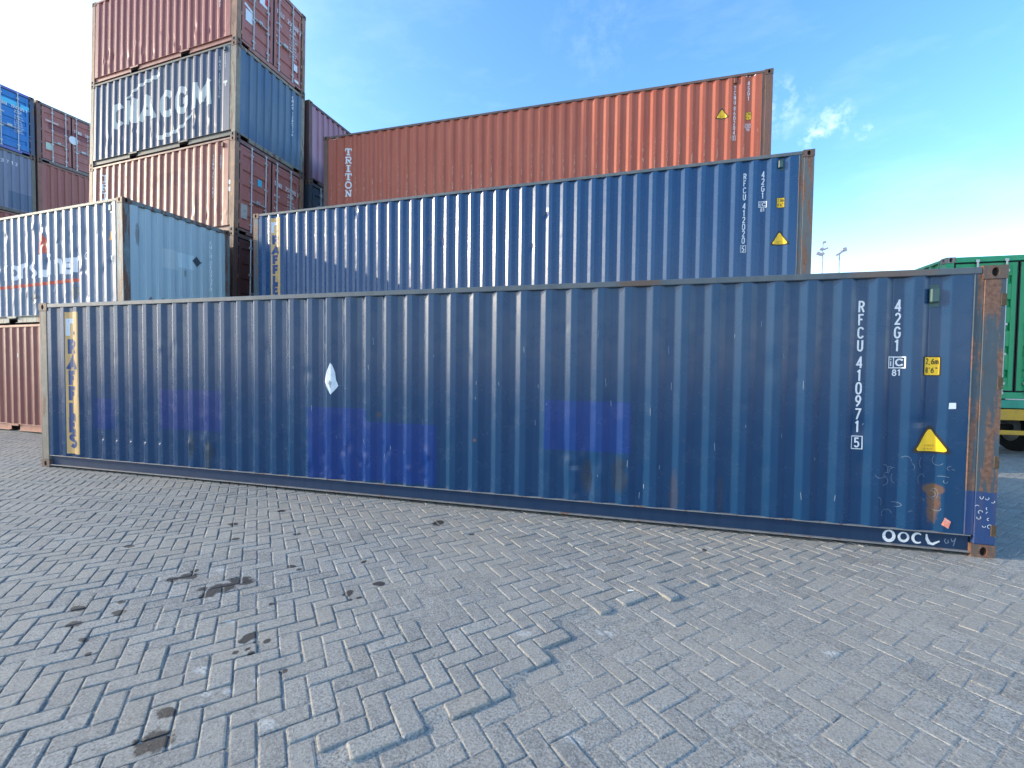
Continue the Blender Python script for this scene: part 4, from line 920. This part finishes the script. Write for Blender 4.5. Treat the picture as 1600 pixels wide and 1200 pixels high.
PT = 0.1095; th = R(45.0); ex, ey = math.cos(th), math.sin(th); O = (8.0948, -2.6466)
def w2(a, b_): return (O[0]+(a*ex-b_*ey)*PT, O[1]+(a*ey+b_*ex)*PT)
rb_ = random.Random(5)
bv, bf = [], []
hid = lambda x, y: (0.3 < x < 11.9 and 0.35 < y < 2.1) or (0.2 < x < 11.8 and 4.6 < y < 9.0) or (-7.2 < x < -1.6 and 2.9 < y < 9.8)
XMIN, XMAX, YMIN, YMAX = -11, 24, -7.5, 13
n_b = 0
import itertools
K = 260
for i in range(-K, K+1):
    for j in range(-K, K+1):
        # lattice (1,-1), (2,2)
        a0 = i + 2*j; b0 = -i + 2*j
        cx_, cy_ = w2(a0+1, b0+0.5)
        if not (XMIN < cx_ < XMAX and YMIN < cy_ < YMAX): continue
        for (pa, pb, la, lb_) in ((a0, b0, 2, 1), (a0+2, b0, 1, 2)):
            ca, cb = pa+la/2, pb+lb_/2; wx, wy = w2(ca, cb)
            if hid(wx, wy): continue
            dist = math.hypot(wx-CAM[0], wy-CAM[1])
            sl_, _e = side_of(wx, wy)
            rough_zone = 1.0 if (sl_ > 0 and dist < 9) else 0.7
            h = hfield(wx, wy) + rb_.gauss(0, 0.0016)*rough_zone
            tx_, ty_ = rb_.gauss(0, 0.010)*rough_zone, rb_.gauss(0, 0.010)*rough_zone
            gap = 0.0022 + abs(rb_.gauss(0, 0.0012)); ha, hb = la*PT/2-gap, lb_*PT/2-gap
            oa, ob = rb_.gauss(0, 0.0012), rb_.gauss(0, 0.0012); ro = rb_.gauss(0, 0.008)
            cr, sr = math.cos(th+ro), math.sin(th+ro)
            near = dist < 7.5
            rings = ((1.0, 0.006, -0.0062), (1.0, 0.0022, -0.0012), (1.0, 0.008, 0.0)) if near else ((1.0, 0, -0.005), (1.0, 0.006, 0.0))
            i0 = len(bv); nr = 0
            def pt(a, b_, dz, ins):
                X_ = a; Y_ = b_
                return (wx+oa+X_*cr-Y_*sr, wy+ob+X_*sr+Y_*cr, h+dz+X_*tx_+Y_*ty_)
            if near:
                cc_ = 0.008
                def ring(ins, dz, wob):
                    A, B_ = ha-ins, hb-ins; q = []
                    for (sa_, sb_) in ((1, 1), (-1, 1), (-1, -1), (1, -1)):
                        for (da, db) in (((cc_, 0), (0, cc_)) if sa_*sb_ < 0 else ((0, cc_), (cc_, 0))):
                            q.append(pt(sa_*(A-da)+rb_.gauss(0, wob), sb_*(B_-db)+rb_.gauss(0, wob), dz, ins))
                    return q
                R0 = ring(0, -0.05, 0); R1 = ring(0, -0.0075, 0.0011); R2 = ring(0.0028, -0.0020, 0.0014); R3 = ring(0.0085, 0.0, 0.0018)
                for q in (R0, R1, R2, R3): bv.extend(q)
                for r_ in range(3):
                    for k in range(8):
                        k2 = (k+1) % 8; bf.append((i0+r_*8+k, i0+r_*8+k2, i0+r_*8+8+k2, i0+r_*8+8+k))
                bf.append(tuple(range(i0+24, i0+32)))
            else:
                for (ins, dz) in ((0, -0.05), (0, -0.005), (0.006, 0.0)):
                    for (sa_, sb_) in ((1, 1), (-1, 1), (-1, -1), (1, -1)): bv.append(pt(sa_*(ha-ins), sb_*(hb-ins), dz, 0))
                for r_ in range(2):
                    for k in range(4):
                        k2 = (k+1) % 4; bf.append((i0+r_*4+k, i0+r_*4+k2, i0+r_*4+4+k2, i0+r_*4+4+k))
                bf.append(tuple(range(i0+8, i0+12)))
            n_b += 1
print('bricks', n_b)
def speckle(t, V, cc):
    a = noise(t, V, 85, 5, 0.8); b2 = noise(t, V, 48, 6, 0.85, None, (3, 1, 0)); c2 = noise(t, V, 17, 7, 0.8, None, (9, 4, 0))
    cc = mix(t, ramp(t, c2, 0.36, 0.66, 0, 0.40), cc, (0.40, 0.395, 0.37))
    cc = mix(t, ramp(t, c2, 0.50, 0.34, 0, 0.35), cc, (0.12, 0.122, 0.12))
    cc = mix(t, ramp(t, a, 0.53, 0.58, 0, 0.75), cc, (0.06, 0.062, 0.064))
    cc = mix(t, ramp(t, a, 0.46, 0.41, 0, 0.55), cc, (0.50, 0.50, 0.47))
    cc = mix(t, ramp(t, b2, 0.58, 0.64, 0, 0.65), cc, (0.07, 0.072, 0.075))
    return cc
me = bpy.data.meshes.new('brick_paving'); me.from_pydata(bv, [], bf); me.update()
bm_, t, b = mat_base('concrete_paver')
GE = N(t, 'ShaderNodeNewGeometry'); V = N(t, 'ShaderNodeTexCoord').outputs['Object']
isl = GE.outputs['Random Per Island']
big = noise(t, V, 0.55, 5, 0.6); med = noise(t, V, 9, 6, 0.65); fi = noise(t, V, 75, 5, 0.75); grit = noise(t, V, 60, 6, 0.8)
cc = mix(t, ramp(t, isl, 0, 1), (0.195, 0.197, 0.190), (0.310, 0.310, 0.292))
cc = mix(t, mth(t, 'MULTIPLY', mth(t, 'GREATER_THAN', isl, 0.95), 0.5), cc, (0.31, 0.32, 0.30)); 
hue = mth(t, 'FRACT', mth(t, 'MULTIPLY', isl, 37.7)); cc = mix(t, mth(t, 'MULTIPLY', mth(t, 'GREATER_THAN', hue, 0.90), 0.5), cc, (0.26, 0.225, 0.175)); cc = mix(t, mth(t, 'MULTIPLY', mth(t, 'LESS_THAN', hue, 0.06), 0.5), cc, (0.11, 0.115, 0.12))
cc = mix(t, ramp(t, med, 0.35, 0.7, 0, 0.35), cc, (0.34, 0.325, 0.285))
cc = speckle(t, V, cc)
dust = ramp(t, big, 0.40, 0.66, 0.05, 0.75); cc = mix(t, mth(t, 'MULTIPLY', dust, ramp(t, med, 0.3, 0.6, 0.4, 1)), cc, (0.345, 0.315, 0.265))
scr = noise(t, V, 1.0, 8, 0.7, (3.0, 14, 3.0), (4, 1, 0)); cc = mix(t, ramp(t, scr, 0.62, 0.72, 0, 0.35), cc, (0.42, 0.42, 0.41))
# oil drips and wet spots
STAINS = [(6.17,-2.28,.09,.05),(6.22,-2.15,.10,.04),(6.16,-2.38,.05,.03),(6.05,-2.33,.03,.02),(5.69,-2.27,.05,.025),(5.76,-2.2,.07,.03),(5.72,-2.12,.03,.02),(7.10,-2.09,.035,.03),(7.21,-2.12,.02,.012),(7.16,-2.16,.02,.01),(7.23,-1.90,.05,.022),(6.85,-2.70,.04,.035),(6.93,-2.73,.02,.012),(6.98,-2.70,.022,.014),
          (6.94,-2.80,.014,.01),(6.99,-2.82,.018,.01),(6.90,-2.84,.016,.01),(7.27,-2.89,.022,.014),(7.11,-.56,.06,.05),(5.81,-2.71,.05,.02),(5.69,-2.88,.05,.02),(5.94,-2.98,.03,.012),(6.11,-3.06,.02,.01),(7.07,-3.40,.08,.04),(5.68,-2.61,.03,.012),(6.69,-2.36,.02,.012),(5.25,-.71,.05,.025),(5.09,-1.19,.06,.025),(5.91,-1.22,.04,.02),
          (6.39,-1.84,.04,.015),(6.49,-1.87,.02,.012),(6.9,-1.6,.02,.02),(7.55,-.75,.03,.02),(9.72,-.53,.02,.02),(6.96,-3.27,.05,.02),(10.9,-3.6,.05,.02),(8.23,-3.34,.02,.02),(5.5,-2.75,.05,.02),(5.45,-1.5,.04,.02),(4.7,-1.9,.05,.02)]
sx = N(t, 'ShaderNodeSeparateXYZ'); t.links.new(V, sx.inputs[0]); wob = mth(t, 'SUBTRACT', noise(t, V, 22, 4, 0.6), 0.5)
acc = None
for (a, b_, ra, rb2) in STAINS:
    # ellipse with the long axis roughly along the view
    ca, sa = math.cos(R(25)), math.sin(R(25))
    dx = mth(t, 'SUBTRACT', sx.outputs[0], a); dy = mth(t, 'SUBTRACT', sx.outputs[1], b_)
    e1 = mth(t, 'DIVIDE', dx, ra); e2 = mth(t, 'DIVIDE', dy, rb2*1.7)
    q = mth(t, 'ADD', mth(t, 'MULTIPLY', e1, e1), mth(t, 'MULTIPLY', e2, e2))
    acc = q if acc is None else mth(t, 'MINIMUM', acc, q)
st = ramp(t, mth(t, 'ADD', acc, mth(t, 'MULTIPLY', wob, 2.4)), 1.15, 0.75, 0, 0.93)
cc = mix(t, st, cc, (0.026, 0.022, 0.020))
acc = None
for (a, b_, ra) in ((7.47, -3.2, .05), (7.03, -3.12, .04), (7.12, -3.08, .04), (7.2, -2.98, .03), (8.42, -2.22, .06), (8.9, -2.05, .07), (6.6, -2.6, .04), (9.1, -2.0, .05), (8.8, -2.9, .06), (6.85, -3.0, .05), (5.9, -2.05, .05), (10.2, -1.9, .06)):
    dx = mth(t, 'DIVIDE', mth(t, 'SUBTRACT', sx.outputs[0], a), ra); dy = mth(t, 'DIVIDE', mth(t, 'SUBTRACT', sx.outputs[1], b_), ra*0.6)
    q = mth(t, 'ADD', mth(t, 'MULTIPLY', dx, dx), mth(t, 'MULTIPLY', dy, dy)); acc = q if acc is None else mth(t, 'MINIMUM', acc, q)
lt2 = mth(t, 'MULTIPLY', ramp(t, mth(t, 'ADD', acc, mth(t, 'MULTIPLY', wob, 3.0)), 1.2, 0.3, 0, 0.75), ramp(t, grit, 0.42, 0.56))
cc = mix(t, lt2, cc, (0.56, 0.57, 0.55))
t.links.new(cc, b.inputs['Base Color']); t.links.new(mth(t, 'SUBTRACT', 0.88, mth(t, 'MULTIPLY', st, 0.35)), b.inputs['Roughness'])
bp = N(t, 'ShaderNodeBump'); bp.inputs['Strength'].default_value = 1.0; bp.inputs['Distance'].default_value = 0.007
t.links.new(mth(t, 'ADD', mth(t, 'MULTIPLY', fi, 0.7), mth(t, 'ADD', mth(t, 'MULTIPLY', grit, 0.4), mth(t, 'MULTIPLY', med, 0.8))), bp.inputs['Height']); t.links.new(bp.outputs[0], b.inputs['Normal'])
me.materials.append(bm_)
pav = bpy.data.objects.new('pavement', me); col.objects.link(pav); tag(pav, kind='structure')

# joint sand: one sheet that follows the bricks
xs = list(np.arange(5.0, 12.2, 0.035)); xs = list(np.arange(-11, 5.0, 0.25))+xs+list(np.arange(12.25, 24.2, 0.25))
ys = list(np.arange(-7.5, -4.3, 0.2))+list(np.arange(-4.3, 0.6, 0.035))+list(np.arange(0.6, 13.2, 0.25))
P = [[(x, y, hfield(x, y)+sandlevel(x, y)) for x in xs] for y in ys]
sm, t, b = mat_base('joint_sand')
V = N(t, 'ShaderNodeTexCoord').outputs['Object']
a = noise(t, V, 2.2, 6, 0.6); f_ = noise(t, V, 110, 6, 0.8)
c0 = mix(t, ramp(t, a, 0.35, 0.65), (0.235, 0.225, 0.20), (0.300, 0.285, 0.25)); c0 = speckle(t, V, c0)
t.links.new(c0, b.inputs['Base Color']); b.inputs['Roughness'].default_value = 0.95
bp = N(t, 'ShaderNodeBump'); bp.inputs['Strength'].default_value = 0.5; bp.inputs['Distance'].default_value = 0.004; t.links.new(f_, bp.inputs['Height']); t.links.new(bp.outputs[0], b.inputs['Normal'])
sd = MB().grid(P).build('ground_sand', sm, smooth=True, fix=False); tag(sd, kind='structure')

# pale grit, chips of mortar
rg = random.Random(21); m = MB()
for k in range(520):
    x = rg.uniform(5.0, 12.5); y = rg.uniform(-4.2, -0.05)
    if rg.random() < 0.4: x, y = rg.gauss(8.7, 0.8), rg.gauss(-2.3, 0.8)
    s_ = rg.uniform(0.0015, 0.005); z = max(hfield(x, y)+sandlevel(x, y), hfield(x, y)) + 0.001
    i = len(m.v)
    for (dx, dy, dz) in ((1, 0, 0), (-0.5, 0.87, 0), (-0.5, -0.87, 0), (0.1, 0.1, 1.0)): m.v.append((x+dx*s_*rg.uniform(.7, 1.3), y+dy*s_, z+dz*s_))
    m.f += [(i, i+1, i+3), (i+1, i+2, i+3), (i+2, i, i+3), (i, i+2, i+1)]
o = m.build('grit', flat('pale_grit', (0.50, 0.50, 0.48), 0.8, wear=0.6, wearcol=(0.25, 0.24, 0.22))); tag(o, 'pale grit scattered over the pavers', 'grit', kind='stuff')
# cigarette end near the ledge
cg = bpy.data.objects.new('cigarette_end', None); col.objects.link(cg); cg.location = (9.061, -1.516, hfield(9.061, -1.516)+0.006); cg.rotation_euler = (0, 0, R(12)); tag(cg, 'small white cigarette end lying on the pavers', 'litter')
MB().tube((-0.018, 0, 0), (0.014, 0, 0), 0.0055, 10).build('paper', flat('cig_white', (0.85, 0.85, 0.83)), cg)
MB().tube((0.0141, 0, 0), (0.026, 0, 0), 0.0056, 10).build('filter', flat('cig_filter', (0.7, 0.6, 0.45)), cg)
